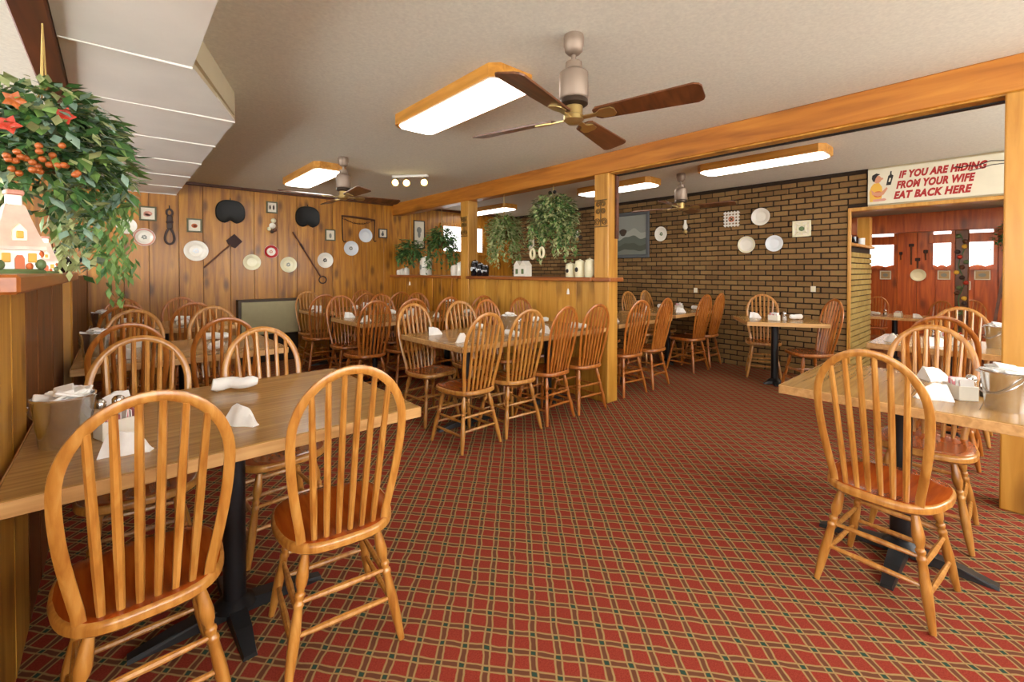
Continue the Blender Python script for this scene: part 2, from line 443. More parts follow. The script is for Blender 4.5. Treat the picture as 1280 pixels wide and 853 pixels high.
# beams, posts, half wall ------------------------------------------------------
struct('trim_7', B().rbox(3.60, 3.76, -2.0, 7.165, BB, C, .008), 'beam', label='long honey pine ceiling beam over the half wall')
struct('trim_8', B().rbox(3.70, 3.735, -2.0, 2.6, BB-.022, BB, .003), 'black_iron', label='dark folding door track under the beam')
struct('trim_9', B().rbox(3.60, 3.70, -2.0, 2.6, BB-.012, BB, .003), 'post', label='thin pale strip under the beam')
def post(name, x0, x1, y0, y1, z1, label, z0=0):
    return struct(name, B().rbox(x0, x1, y0, y1, z0, z1, .008, 2), 'post', label=label)
post('trim_10', 3.595, 3.755, -.13, .035, BB, 'tall square pine post by the near right table')
post('trim_11', 3.595, 3.755, 2.625, 2.795, BB, 'square pine post at the end of the half wall')
post('trim_12', 3.595, 3.755, 4.93, 5.11, BB, 'square pine post midway along the half wall')
struct('trim_13', B().rbox(3.70, 3.74, 2.60, 2.626, 1.62, BB, .003), 'beam_dark', label='dark strip on the side of the end post')
hw = struct('wall_half', B().box(3.625, 3.735, 2.795, 7.165, 0, 1.195), 'pine_dark', label='pine board half wall between the dining areas')
planks_row(hw, 'plank', 'pine_light', 2.80, 4.925, 0, 1.195, 3.625, 'y', [.24, .27, .25, .26], -1, .014)
planks_row(hw, 'plank', 'pine', 5.115, 7.16, 0, 1.195, 3.625, 'y', [.24, .27, .25, .26], -1, .012)
planks_row(hw, 'plank', 'pine', 2.80, 7.16, 0, 1.195, 3.735, 'y', [.24, .27, .25, .26], 1, .012)
struct('trim_14', B().rbox(3.545, 3.87, 5.12, 7.16, 1.195, 1.235, .006), 'shelf_wood', label='brown cap shelf on the half wall near the plank wall')
struct('trim_15', B().rbox(3.545, 3.87, 2.80, 4.925, 1.195, 1.235, .006), 'shelf_wood', label='brown cap shelf on the half wall beside the end post')
struct('trim_16', B().rbox(3.57, 3.80, 2.585, 2.80, 1.195, 1.235, .006), 'shelf_wood', label='brown collar of the cap shelf around the end post')
# left partition
lp = struct('wall_partition', B().box(-.40, -.26, 2.40, 7.165, 0, 1.25), 'pine_dark', label='dark board partition beside the left tables')
planks_row(lp, 'plank', 'pine_dark', 2.40, 7.16, 0, 1.25, -.26, 'y', [.3, .28, .32, .27], 1, .014)
pp = struct('wall_partition_end', B().box(-.40, -.262, .9, 2.40, 0, 1.25), 'pine_dark', label='pale board end of the left partition')
planks_row(pp, 'plank', 'pine_light', .9, 2.40, 0, 1.25, -.262, 'y', [.29, .28, .31, .31], 1, .014)
struct('trim_17', B().rbox(-.26, -.205, 3.92, 4.02, 0, 1.25, .006), 'post', label='narrow stud on the dark left partition')
struct('trim_18', B().rbox(-.46, -.15, 1.40, 3.4, 1.25, 1.292, .006), 'shelf_wood', label='brown ledge on the left partition under the cottage jars')
post('trim_19', -.37, -.225, 1.42, 1.60, BB, 'square pine post rising from the left partition', 1.292)
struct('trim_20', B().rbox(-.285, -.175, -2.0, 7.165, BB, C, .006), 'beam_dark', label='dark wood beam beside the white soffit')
# soffit of panels
sof = struct('soffit', B().box(-.175, .28, .3, 2.6, 2.32, C), 'soffit_side', label='dropped pale soffit of overlapping panels')
ys = [.34, 1.11, 1.88, 2.65, 3.42, 4.19, 4.96, 5.73, 6.5, 7.165]
B().prism([(-.175, 2.55), (.275, 2.55), (.59, 3.37), (.59, 7.16), (-.175, 7.16)], 2.315, C).build('soffit_core', 'soffit_side', sof)
def sx(y): return .29 if y <= 2.651 else (.60 if y >= 3.419 else .29+(y-2.65)/.77*.31)
for i in range(len(ys)-1):
    y0, y1 = ys[i], ys[i+1]; m = B()
    zb = 2.29; sag = .012
    xa, x0, x1 = -.172, sx(y0), sx(y1)
    if i == 2: x1 = .29
    v = [(xa, y0+.004, zb), (x0, y0+.004, zb), (x1, y1-.004, zb-sag*.4), (xa, y1-.004, zb-sag), (xa+(x0-xa)*.5, (y0+y1)/2, zb-sag*.2)]
    v += [(p[0], p[1], p[2]+.012) for p in v[:4]]
    m.add(v, [(0, 1, 4), (1, 2, 4), (2, 3, 4), (3, 0, 4), (5, 6, 7, 8), (0, 1, 6, 5), (1, 2, 7, 6), (2, 3, 8, 7), (3, 0, 5, 8)])
    m.build('soffit_panel', 'soffit_paint', sof)
    B().rbox(xa, sx(y1) if i != 2 else .29, y1-.008, y1+.008, zb-sag-.004, zb+.004, .002).build('seam_strip', 'trim_white', sof)
for (p, q) in [((.29, .34), (.29, 2.65)), ((.29, 2.65), (.60, 3.42)), ((.60, 3.42), (.60, 7.16))]:
    d = Vector((q[0]-p[0], q[1]-p[1], 0)); L = d.length; mt = Matrix.Translation((p[0], p[1], 0)) @ Matrix.Rotation(math.atan2(d.y, d.x)-PI/2, 4, 'Z')
    B().box(-.012, 0, 0, L, 2.29, C, mt).build('soffit_side', 'soffit_side', sof)

# back room beyond the opening ---------------------------------------------------
Z2, C2, XF = -.2, 2.22, 12.0
struct('floor_back_room', B().box(6.62, XF, -3, 4.6, Z2-.05, Z2), 'carpet', label='carpet of the sunken back room')
struct('trim_21', B().box(6.58, 6.62, -2.2, 4.6, Z2, 0), 'shelf_wood', label='riser of the step into the back room')
struct('ceiling_back_room', B().box(6.52, XF, -3, 4.6, C2, C2+.05), 'plaster', label='ceiling of the back room')
wf = struct('wall_back_room', B().box(XF, XF+.1, -3, 4.6, Z2, C2), 'void_dark', label='red brown board wall of the back room')
planks_row(wf, 'plank', 'red_pine', -1.2, 3.6, Z2, C2, XF, 'y', [.27, .3, .25, .28], -1, .018)
struct('wall_back_room_left', B().box(6.52, XF, 4.55, 4.65, Z2, C2), 'red_pine', label='side wall of the back room')
struct('wall_back_room_right', B().box(6.52, XF, -3.05, -2.95, Z2, C2), 'red_pine', label='far side wall of the back room')
struct('trim_22', B().rbox(9.2, 9.36, -2.9, 4.5, 1.90, 2.19, .008), 'red_pine', label='orange brown ceiling beam in the back room')
bp_ = struct('trim_23', B().rbox(9.2, 9.34, .42, .56, Z2, 1.90, .008), 'pine_dark', label='dark post in the back room wound with ornaments')
def wall_window(n, y0, y1, z0, z1, zt, label):
    fr = B()
    x0, x1 = XF-.075, XF-.018
    fr.box(x0, x1, y0-.05, y0, z0-.05, zt+.05); fr.box(x0, x1, y1, y1+.05, z0-.05, zt+.05)
    fr.box(x0, x1, y0, y1, z0-.05, z0); fr.box(x0, x1, y0, y1, zt, zt+.05)
    o = struct('window_%d' % n, fr, 'red_pine', label=label)
    poly = [(y0, z1), (y0, z0+.05)]+[(y0+(y1-y0)*k/12, z0+.01+.035*abs(math.cos(PI*k/6)) * (1 if k % 1 == 0 else 0)) for k in range(1, 12)]+[(y1, z0+.05), (y1, z1)]
    B().prism(poly, -.004, .004, Matrix(((0, 0, 1, XF-.05), (1, 0, 0, 0), (0, 1, 0, 0), (0, 0, 0, 1)))).build('window_shade', 'daylit_shade', o)
    B().box(XF-.03, XF-.02, y0, y1, z1, zt).build('pane', 'daylit_shade', o)
    B().rbox(XF-.11, XF-.075, y0-.06, y1+.06, z1-.01, z1+.16, .004).build('valance', 'red_pine', o)
wall_window(3, 1.62, 2.15, 1.375, 1.85, 2.10, 'bright shaded window of the back room nearest the brick return')
wall_window(4, .78, 1.03, 1.375, 1.85, 2.10, 'narrow bright shaded window of the back room')
wall_window(5, .23, .63, 1.375, 1.85, 2.10, 'bright shaded window of the back room behind the dark post')
# window in plank wall beyond the half wall
fr = B(); x0, x1, z0, z1 = 4.62, 5.55, 1.68, 2.15
for (a, e, p, q) in [(x0-.06, x0, z0-.06, z1+.06), (x1, x1+.06, z0-.06, z1+.06), (x0, x1, z0-.06, z0), (x0, x1, z1, z1+.06), ((x0+x1)/2-.015, (x0+x1)/2+.015, z0, z1)]:
    fr.rbox(a, e, 7.115, 7.166, p, q, .004)
w6 = struct('window_6', fr, 'pine', label='bright window in the plank wall behind the hanging plants')
for a, e in ((x0, (x0+x1)/2-.015), ((x0+x1)/2+.015, x1)): B().box(a, e, 7.14, 7.15, z0, z1).build('pane', 'daylit_shade', w6)
# ------------------------------------------------------------------ ceiling lights
def ceiling_light(x, y0, y1, z, label, w=.34, lens='lens'):
    t = empty('ceiling_light', (x, (y0+y1)/2, z))
    L = (y1-y0)/2; h = w/2; c = .05
    def octo(a, l, k): return [(-a+k, -l), (a-k, -l), (a, -l+k), (a, l-k), (a-k, l), (-a+k, l), (-a, l-k), (-a, -l+k)]
    out, inn = octo(h, L, c), octo(h-.022, L-.022, c-.006)
    m = B(); n = 8
    v = [(p[0], p[1], -.078) for p in out]+[(p[0], p[1], 0) for p in out]+[(p[0], p[1], -.078) for p in inn]+[(p[0], p[1], -.004) for p in inn]
    f = []
    for i in range(n):
        j = (i+1) % n
        f += [(i, j, n+j, n+i), (i, 2*n+i, 2*n+j, j), (2*n+i, 3*n+i, 3*n+j, 2*n+j), (n+i, n+j, 3*n+j, 3*n+i)]
    m.add(v, f).build('lamp_frame', 'lamp_wood', t)
    B().prism(octo(h-.024, L-.024, c-.006), -.086, -.066).build('diffuser', lens, t)
    B().box(-h+.04, h-.04, -L+.06, L-.06, -.062, -.004).build('lamp_housing', 'trim_white', t)
    return tag(t, label, 'ceiling light', 'wood framed fluorescent lights')
ceiling_light(1.73, 1.90, 3.10, C, 'wood framed fluorescent light beside the ceiling fan over the open carpet')
ceiling_light(1.74, 4.86, 6.10, C, 'wood framed fluorescent light close to the plank wall')
ceiling_light(1.72, -1.35, -.15, C, 'added unseen wood framed fluorescent light near the front windows')  # extra fixture added behind the camera to light surfaces from the front
ceiling_light(4.93, 1.13, 2.32, C, 'wood framed fluorescent light facing the white plates on brick')
ceiling_light(5.02, 2.95, 4.12, C, 'wood framed fluorescent light above the table under the landscape picture')
ceiling_light(5.12, 5.75, 7.0, C, 'wood framed fluorescent light near the plank wall window')
ceiling_light(7.2, -.6, .6, C2, 'added hidden wood framed fluorescent light just inside the back room', lens='lens_added')  # this and the next two: unseen lamps added to brighten the back room
ceiling_light(8.0, 1.8, 3.0, C2, 'added hidden wood framed fluorescent light of the back room behind the brick wall', lens='lens_added')
ceiling_light(10.7, .2, 1.4, C2, 'added hidden wood framed fluorescent light of the back room near its windows', lens='lens_added')

# ------------------------------------------------------------------ ceiling fans
def fan_proto():
    t = empty('ceiling_fan', (0, 0, C))
    B().lathe([(.001, 0), (.048, 0), (.05, -.01), (.05, -.05), (.046, -.056), (.044, -.075), (.03, -.09), (.016, -.095)], 20).build('canopy', 'bronze', t, True)
    B().lathe([(.012, -.09), (.012, -.14)], 12).build('downrod', 'bronze', t, True)
    m = B().lathe([(.014, -.13), (.04, -.132), (.042, -.165), (.05, -.17), (.07, -.185), (.072, -.20), (.072, -.305), (.066, -.315), (.05, -.32)], 24).build('motor_housing', 'bronze', t, True)
    B().lathe([(.0665, -.314), (.07, -.318), (.07, -.338), (.06, -.344), (.04, -.348)], 24).build('motor_collar', 'dark_bronze', m, True)
    h = B().lathe([(.04, -.345), (.045, -.35), (.045, -.39), (.05, -.394), (.05, -.415), (.03, -.432), (.001, -.434)], 20).build('hub', 'brass', t, True)
    for k in range(4):
        a = k*PI/2
        rt = Matrix.Rotation(a, 4, 'Z') @ Matrix.Translation((0, 0, -.402)) @ Matrix.Rotation(R(-13), 4, 'X')
        L0, L1 = .13, .60; poly = []
        for i in range(9):
            u = i/8; poly.append((L0+(L1-L0-.03)*u, -(.048+.022*u)))
        poly += [(L1-.008, -.058), (L1, -.04), (L1, .04), (L1-.008, .058)]
        for i in range(8, -1, -1):
            u = i/8; poly.append((L0+(L1-L0-.03)*u, (.048+.022*u)))
        poly += [(L0-.02, .03), (L0-.02, -.03)]
        bl = B().prism(poly, -.004, .004, rt).build('blade', 'blade_wood', t)
        B().prism([(.035, -.014), (.12, -.012), (.15, -.036), (.2, -.036), (.215, -.02), (.215, .02), (.2, .036), (.15, .036), (.12, .012), (.035, .014)], -.010, -.0045, rt).build('blade_bracket', 'brass', bl)
    return t
fan = fan_proto()
FANS = [((1.70, 1.45), 15, 'four-blade bronze ceiling fan above the open carpet, beside the nearest light'),
        ((1.75, 4.55), 87, 'four-blade bronze ceiling fan beside the spotlights near the plank wall'),
        ((5.05, 2.64), 10, 'four-blade bronze ceiling fan in front of the brick wall')]
for i, ((x, y), a, lab) in enumerate(FANS):
    f_ = fan if i == 0 else copy_tree(fan)
    f_.location = (x, y, C); f_.rotation_euler = (0, 0, R(a)); tag(f_, lab, 'ceiling fan', 'bronze ceiling fans')

# track spotlights
t = empty('track_spotlight', (2.68, 4.86, C), R(-50))
B().rbox(-.22, .22, -.03, .03, -.03, 0, .006).build('track', 'trim_white', t)
for k, (x, ry) in enumerate([(-.17, -.9), (-.05, .1), (.17, .15)]):
    d_ = Matrix.Rotation(R(50), 3, 'Z') @ Vector((-.42+ry*.5, -.75, -.45)); mt = Matrix.Translation((x, 0, -.075)) @ d_.to_track_quat('-Z', 'Y').to_matrix().to_4x4()
    hd = B().lathe([(.001, .045), (.022, .045), (.028, .03), (.034, -.03), (.042, -.06), (.04, -.06), (.03, -.03)], 16, mt, cap=False).build('spot_head', 'brass', t, True)
    B().sphere((0, 0, -.045), .034, 12, 8).build('bulb', 'spot_bulb', hd, True).matrix_world = mt
    B().turned((x, 0, -.03), (x, 0, -.06), [(0, .007), (1, .007)], 8).build('stem', 'brass', hd)
tag(t, 'three-head track spotlight on the ceiling near the beam', 'spotlight')

# ------------------------------------------------------------------ chairs
TURN = [(0, .011), (.06, .0135), (.16, .019), (.24, .0225), (.29, .019), (.315, .0135), (.335, .0135), (.345, .018), (.365, .0185), (.38, .0145), (.40, .0145), (.41, .0185), (.43, .019), (.445, .0155), (.52, .0175), (.66, .0205), (.82, .018), (.96, .0135), (1, .0125)]
def seat_outline(n=44):
    pts = []
    for i in range(n):
        a = 2*PI*i/n; c, s = math.cos(a), math.sin(a)
        e = .62
        x = math.copysign(abs(c)**e, c); y = math.copysign(abs(s)**e, s)
        w = .196-.024*(1 if y < 0 else 0)*abs(y)
        pts.append((x*w, y*.205))
    return pts
def chair_proto(wd, sd):
    t = empty('dining_chair')
    o = seat_outline(); n = len(o); m = B(); zt, zb = .438, .398
    rings = [(1.0, zt-.012), (.985, zt-.004), (.95, zt), (.75, zt-.006), (.4, zt-.012)]
    v = []; f = []
    for k, (s, z) in enumerate(rings): v += [(x*s, y*s, z+.004*(y/.21) if k > 2 else z) for x, y in o]
    v.append((0, 0, zt-.013)); top = len(v)-1
    low = len(v); v += [(x, y, zb+.012) for x, y in o]; v += [(x*.93, y*.93, zb) for x, y in o]
    for k in range(len(rings)-1):
        for i in range(n): j = (i+1) % n; f.append((k*n+i, k*n+j, (k+1)*n+j, (k+1)*n+i))
    k = (len(rings)-1)*n
    for i in range(n): f.append((k+i, k+(i+1) % n, top))
    for i in range(n): j = (i+1) % n; f += [(i, low+i, low+j, j), (low+i, low+n+i, low+n+j, low+j)]
    f.append(tuple(low+n+i for i in range(n)))
    so = m.add(v, f).build('seat', sd, t, True); so.data.materials.append(M[wd])
    for pl in so.data.polygons:
        if not (2*n <= pl.index < 5*n): pl.material_index = 1  # paler wood on the rim paints in the light its edge catches
    # bow: in a plane leaning back
    def bowpt(x, h):  # h height above seat along the leaning plane
        return Vector((x, -.150-h*.20, .431+h*.98))
    H = .572; pts = []
    for i in range(11):     # left side up
        u = i/10; x = -(.132+.041*math.sin(u*PI*.5)**1.1); pts.append((x, u*.36))
    for i in range(1, 24):
        a = PI-PI*i/24; pts.append((.173*math.cos(a), .36+(H-.36)*math.sin(a)))
    for i in range(10, -1, -1):
        u = i/10; x = (.132+.041*math.sin(u*PI*.5)**1.1); pts.append((x, u*.36))
    nrm = Vector((0, -.98, -.2)).normalized()
    P = [bowpt(x, h) for x, h in pts]
    P[0].z -= .02; P[-1].z -= .02
    B().tube(P, .0148, 8, flat=.62, up=nrm).build('bow', wd, t, True)
    for k in range(6):
        u = (k-2.5)/2.5; xb = u*.094; xt = u*.118
        ht = .36+(H-.36)*math.sqrt(max(0, 1-(xt/.173)**2))-.012
        p0 = bowpt(xb, -.012); p1 = bowpt(xt, ht)
        B().turned(p0, p1, [(0, .0088), (.1, .0102), (.3, .0114), (.6, .0112), (.9, .0098), (1, .009)], 7).build('spindle', wd, t, True)
    LEG = {}
    for (sx_, sy_) in ((-1, -1), (1, -1), (-1, 1), (1, 1)):
        p0 = Vector((sx_*.112, sy_*.122, .41)); p1 = Vector((sx_*.182, sy_*.19, .004)); LEG[(sx_, sy_)] = (p0, p1)
        B().turned(p0, p1, [(a_, b_*.88) for a_, b_ in TURN], 10).build('leg', wd, t, True)
    def at(k, z): p0, p1 = LEG[k]; u = (p0.z-z)/(p0.z-p1.z); return p0.lerp(p1, u)
    SP = [(0, .007), (.2, .009), (.5, .0115), (.8, .009), (1, .007)]
    for (a, b_, zs) in [((-1, -1), (1, -1), (.245, .15)), ((-1, 1), (1, 1), (.245, .15)), ((-1, -1), (-1, 1), (.215, .12)), ((1, -1), (1, 1), (.215, .12))]:
        for z in zs: B().turned(at(a, z), at(b_, z), SP, 8).build('stretcher', wd, t, True)
    return t
PROTO = [chair_proto('oak', 'seat_wood'), chair_proto('oak_amber', 'seat_amber')]
used = [False, False]
CN = 0
def chair(x, y, deg, label, group, var=0, z=0):
    if not used[var]: used[var] = True; c = PROTO[var]
    else: c = copy_tree(PROTO[var])
    c.location = (x, y, z); c.rotation_euler = (0, 0, R(deg))
    return tag(c, label, 'chair', group)

# ------------------------------------------------------------------ tables
def table(cx, cy, lx, ly, deg, label, cols, z=0, th=.042, foot=(.28, .085)):
    t = empty('dining_table', (cx, cy, z), R(deg))
    B().rbox(-lx/2+.004, lx/2-.004, -ly/2+.004, ly/2-.004, .75-th+.004, .75, .004).build('tabletop', 'laminate', t)
    e = B(); z0, z1 = .75-th, .7475
    e.rbox(-lx/2, lx/2, -ly/2, -ly/2+.006, z0, z1, .002); e.rbox(-lx/2, lx/2, ly/2-.006, ly/2, z0, z1, .002)
    e.rbox(-lx/2, -lx/2+.006, -ly/2, ly/2, z0, z1, .002); e.rbox(lx/2-.006, lx/2, -ly/2, ly/2, z0, z1, .002)
    e.build('edge_band', 'table_edge', t)
    for (px, py) in cols:
        c = B().lathe([(.075, .045), (.06, .06), (.04, .075), (.038, .09), (.038, .69), (.05, .7), (.12, .705), (.12, .708)], 18).build('pedestal', 'table_iron', t, True); c.location = (px, py, 0)
        for k in range(4):
            L = foot[k % 2]; rt = Matrix.Rotation(k*PI/2, 4, 'Z'); m = B()
            v = [(.0, -.035, .012), (.0, .035, .012), (L, .022, 0), (L, -.022, 0), (0, -.03, .06), (0, .03, .06), (L*.6, .026, .04), (L*.6, -.026, .04), (L, .018, .014), (L, -.018, .014)]
            m.add([rt @ Vector(p) for p in v], [(0, 1, 2, 3), (4, 7, 6, 5), (7, 9, 8, 6), (9, 3, 2, 8), (0, 3, 9, 7, 4), (1, 5, 6, 8, 2), (0, 4, 5, 1)])
            m.build('foot', 'foot_iron', c)
    return tag(t, label, 'table', 'laminate dining tables')
TB = {}
TB['L1'] = table(.3475, 2.075, 1.155, .97, 0, 'wood laminate table under the cottage jar ledge, with steel pail', [(-.02, -.13)], foot=(.31, .26))
TB['L2'] = table(.37, 3.945, 1.13, .93, 0, 'wood laminate table midway along the dark left partition', [(0, 0)])
TB['L3'] = table(.37, 5.76, 1.13, .9, 0, 'wood laminate table at the dark left partition, next to plank wall', [(0, 0)])
TB['M1'] = table(2.715, 3.07, 1.73, .9, 0, 'long laminate table against the half wall beside its end post', [(-.5, 0), (.5, 0)])
TB['M2'] = table(4.40, 3.12, 1.08, .88, 0, 'laminate table just past the end post, between half wall and brick wall', [(0, 0)])
TB['M3'] = table(2.73, 4.9, 1.66, .9, 0, 'long laminate table midway along the half wall', [(-.5, 0), (.5, 0)])
TB['M4'] = table(2.73, 6.375, 1.56, .75, 0, 'long laminate table beside the plank wall heater', [(-.45, 0), (.45, 0)], foot=(.28, .04))
TB['T1'] = table(5.77, 3.2, 1.12, .84, 0, 'laminate table against brick wall under the landscape picture', [(0, 0)])
TB['T2'] = table(5.62, 1.77, .78, .76, -58, 'small square laminate table standing askew by the brick wall', [(-.02, .02)], foot=(.11, .11))
TB['R1'] = table(2.825, .29, .85, .92, 0, 'laminate table with steel pail and sugar caddy by the tall post', [(-.14, .04)], foot=(.34, .31))
TB['R2'] = table(4.68, .29, .75, .9, 0, 'laminate table between the tall post and the signed opening', [(0, 0)])
TB['B1'] = table(9.75, 1.3, .8, 1.1, 0, 'laminate table in the back room behind the brick return', [(0, 0)], z=Z2)

NTH = ['against', 'second from', 'third from', 'farthest from']
def chairs(key, desc, side, group, spots, deg, ref, order=None):
    n = len(spots)
    for i, (x, y, var, dr) in enumerate(spots):
        k = order[i] if order else i
        w = ('nearest' if k == 0 else 'farthest from') if n <= 2 else (['nearest', 'second from', 'third from', 'fourth from'][k])
        pos = '%s %s' % (w, ref)
        chair(x, y, deg+dr, 'oak bow-back chair at %s, %s, %s' % (desc, side, pos), group, var)
chairs('L1', 'cottage-jar ledge table', 'side away from plank wall', 'chairs along the left partition', [(.055, 1.67, 0, 2), (.585, 1.63, 0, -7)], 0, 'partition')
chairs('L1', 'cottage-jar ledge table', 'plank wall side', 'chairs along the left partition', [(.07, 2.39, 0, -3), (.59, 2.39, 0, 3)], 180, 'partition')
chairs('L2', 'middle left table', 'side away from plank wall', 'chairs along the left partition', [(.055, 3.62, 1, 0), (.545, 3.62, 1, -3)], 0, 'partition')
chairs('L2', 'middle left table', 'plank wall side', 'chairs along the left partition', [(.09, 4.25, 0, -4), (.64, 4.25, 0, 5)], 180, 'partition')
chairs('L3', 'last left table', 'side away from plank wall', 'chairs along the left partition', [(.06, 5.46, 1, 0), (.55, 5.46, 1, 3)], 0, 'partition')
chairs('L3', 'last left table', 'plank wall side', 'chairs along the left partition', [(.06, 6.07, 1, 0), (.56, 6.07, 1, 0)], 180, 'partition')
chairs('M1', 'end-post table', 'open carpet side', 'chairs along the half wall', [(3.29, 2.75, 1, -4), (2.845, 2.76, 1, 3), (2.43, 2.76, 0, -3), (1.985, 2.755, 0, 2)], 0, 'half wall')
chairs('M1', 'end-post table', 'plank wall side', 'chairs along the half wall', [(3.38, 3.40, 1, 0), (2.94, 3.43, 1, 4), (2.55, 3.40, 0, -3), (2.06, 3.40, 0, 4)], 180, 'half wall')
chairs('M3', 'middle half-wall table', 'side away from plank wall', 'chairs along the half wall', [(3.37, 4.57, 1, 0), (2.87, 4.57, 1, 3), (2.43, 4.57, 1, -3), (1.98, 4.57, 1, 2)], 0, 'half wall')
chairs('M3', 'middle half-wall table', 'plank wall side', 'chairs along the half wall', [(3.13, 5.24, 1, 0), (2.62, 5.24, 1, 4), (2.06, 5.24, 1, -3)], 180, 'half wall')
chairs('M4', 'heater table', 'side away from plank wall', 'chairs along the half wall', [(3.08, 6.12, 1, 0), (2.56, 6.12, 1, 4), (2.02, 6.12, 1, -3)], 0, 'half wall')
chairs('M4', 'heater table', 'plank wall side', 'chairs along the half wall', [(2.95, 6.64, 1, 0), (2.12, 6.67, 0, -2)], 180, 'half wall')
chairs('M2', 'table past end post', 'open carpet side', 'chairs near the brick wall', [(4.06, 2.79, 1, -6), (4.54, 2.79, 1, 3)], 0, 'end post')
chairs('M2', 'table past end post', 'plank wall side', 'chairs near the brick wall', [(4.1, 3.46, 1, -6), (4.62, 3.46, 1, 3)], 180, 'end post')
chairs('T1', 'landscape picture table', 'open carpet side', 'chairs near the brick wall', [(6.1, 2.87, 1, 2), (5.63, 2.84, 1, -3)], 0, 'brick wall')
chairs('T1', 'landscape picture table', 'plank wall side', 'chairs near the brick wall', [(6.1, 3.5, 0, 2), (5.62, 3.5, 0, -3)], 180, 'brick wall')
chair(5.98, 2.04, 112, 'oak bow-back chair between the askew square table and brick wall', 'chairs near the brick wall', 0)
chair(5.55, 1.44, 45, 'oak bow-back chair at the askew square table, beside the opening', 'chairs near the brick wall', 1)
chair(2.37, .335, -96, 'honey oak bow-back chair at tall-post table, backing onto the open carpet', 'chairs by the tall post', 0)
chair(3.09, .29, 90, 'honey oak bow-back chair at tall-post table, beside the post', 'chairs by the tall post', 0)
chair(4.33, .31, -90, 'amber bow-back chair at signed-opening table, beside the tall post', 'chairs by the tall post', 1)
chair(4.95, .28, 90, 'oak bow-back chair at signed-opening table, beside the opening', 'chairs by the tall post', 0)
chair(10.9, 1.75, 90, 'amber bow-back chair in back room under the leftmost window shade', 'chairs in the back room', 1, Z2)
chair(10.1, .90, 60, 'amber bow-back chair in back room below the round white platter', 'chairs in the back room', 1, Z2)
chair(10.75, .46, 90, 'amber bow-back chair in back room beside the ornamented post', 'chairs in the back room', 1, Z2)
for p in PROTO: pass

# ------------------------------------------------------------------ table settings
def napkin_proto():
    m = B(); pts = []; nx, ny = 14, 5; v = []; f = []
    L = .115
    for i in range(nx+1):
        u = i/nx; w = .012+.036*u; h = .065*math.sin(min(1, u*1.3)*PI*.62)+.004
        for j in range(ny+1):
            s = j/ny*2-1
            z = h*(1-abs(s)**1.4)+.003+.006*math.sin(u*9+s*4)*(1-abs(s))
            v.append((u*L-L/2, s*w*(1+.12*math.sin(u*11+s*2)), max(.002, z)))
    for i in range(nx):
        for j in range(ny): a = i*(ny+1)+j; f.append((a, a+ny+1, a+ny+2, a+1))
    base = len(v); edge = [j for j in range(ny+1)]+[i*(ny+1)+ny for i in range(1, nx+1)]+[nx*(ny+1)+j for j in range(ny-1, -1, -1)]+[i*(ny+1) for i in range(nx-1, 0, -1)]
    for e in edge: v.append((v[e][0], v[e][1], 0))
    for k in range(len(edge)): k2 = (k+1) % len(edge); f.append((edge[k], base+k, base+k2, edge[k2]))
    f.append(tuple(base+k for k in range(len(edge))))
    o = m.add(v, f).build('napkin', 'napkin_cloth', None, True); return o
def napkin2_proto():   # rolled napkin
    m = B(); pts = [(-.09+.18*i/10, .008*math.sin(i*.7), .034+.003*math.sin(i*1.3)) for i in range(11)]
    rr = [.016, .024, .026, .025, .026, .027, .026, .027, .03, .03, .026]
    return m.tube(pts, rr, 10, flat=.8).build('napkin', 'napkin_cloth', None, True)
NP = [napkin_proto(), napkin2_proto()]; NU = [0, 0]
def napkin(x, y, deg, label, group, k=0, z=.75):
    o = NP[k] if not NU[k] else NP[k].copy()
    if NU[k]: COL.objects.link(o)
    NU[k] = 1; o.location = (x, y, z); o.rotation_euler = (0, 0, R(deg)); return tag(o, label, 'napkin', group)
def shaker_proto(fill, nm):
    t = empty(nm)
    B().lathe([(.001, 0), (.021, 0), (.022, .01), (.018, .05), (.016, .068)], 12).build('jar', 'glass', t, True)
    B().lathe([(.001, .003), (.018, .003), (.0165, .04), (.001, .042)], 12, cap=False).build('filling', fill, t, True)
    B().lathe([(.0175, .066), (.0185, .07), (.0185, .085), (.012, .094), (.001, .097)], 12).build('cap', 'chrome', t, True)
    return t
SALT, PEP = shaker_proto('salt', 'salt_shaker'), shaker_proto('pepper', 'pepper_shaker'); SU = {}
def shaker(p, x, y, label, group, z=.75):
    o = p if p.name not in SU else copy_tree(p); SU[p.name] = 1
    o.location = (x, y, z); return tag(o, label, 'shaker', group)
def caddy_proto():
    t = empty('sugar_caddy')
    m = B(); w, d, h = .05, .035, .06
    m.rbox(-w, w, -d, -d+.004, 0, h, .001); m.rbox(-w, w, d-.004, d, 0, h, .001); m.rbox(-w, -w+.004, -d, d, 0, h, .001); m.rbox(w-.004, w, -d, d, 0, h, .001); m.rbox(-w, w, -d, d, 0, .004, .001)
    m.build('holder', 'porcelain', t)
    for i in range(12):
        x = -.042+.0077*i
        rt = Matrix.Translation((x, 0, .008)) @ Matrix.Rotation(random.uniform(-.12, .12), 4, 'Y') @ Matrix.Rotation(random.uniform(-.1, .1), 4, 'X')
        B().box(-.0012, .0012, -.024, .024, 0, .07+random.uniform(0, .012), rt).build('sugar_packet', ['packet', 'packet', 'packet_pink'][i % 3], t)
    return t
CAD = caddy_proto(); CU = [0]
def caddy(x, y, deg, label, z=.75):
    o = CAD if not CU[0] else copy_tree(CAD); CU[0] = 1
    o.location = (x, y, z); o.rotation_euler = (0, 0, R(deg)); return tag(o, label, 'sugar caddy', 'sugar caddies')
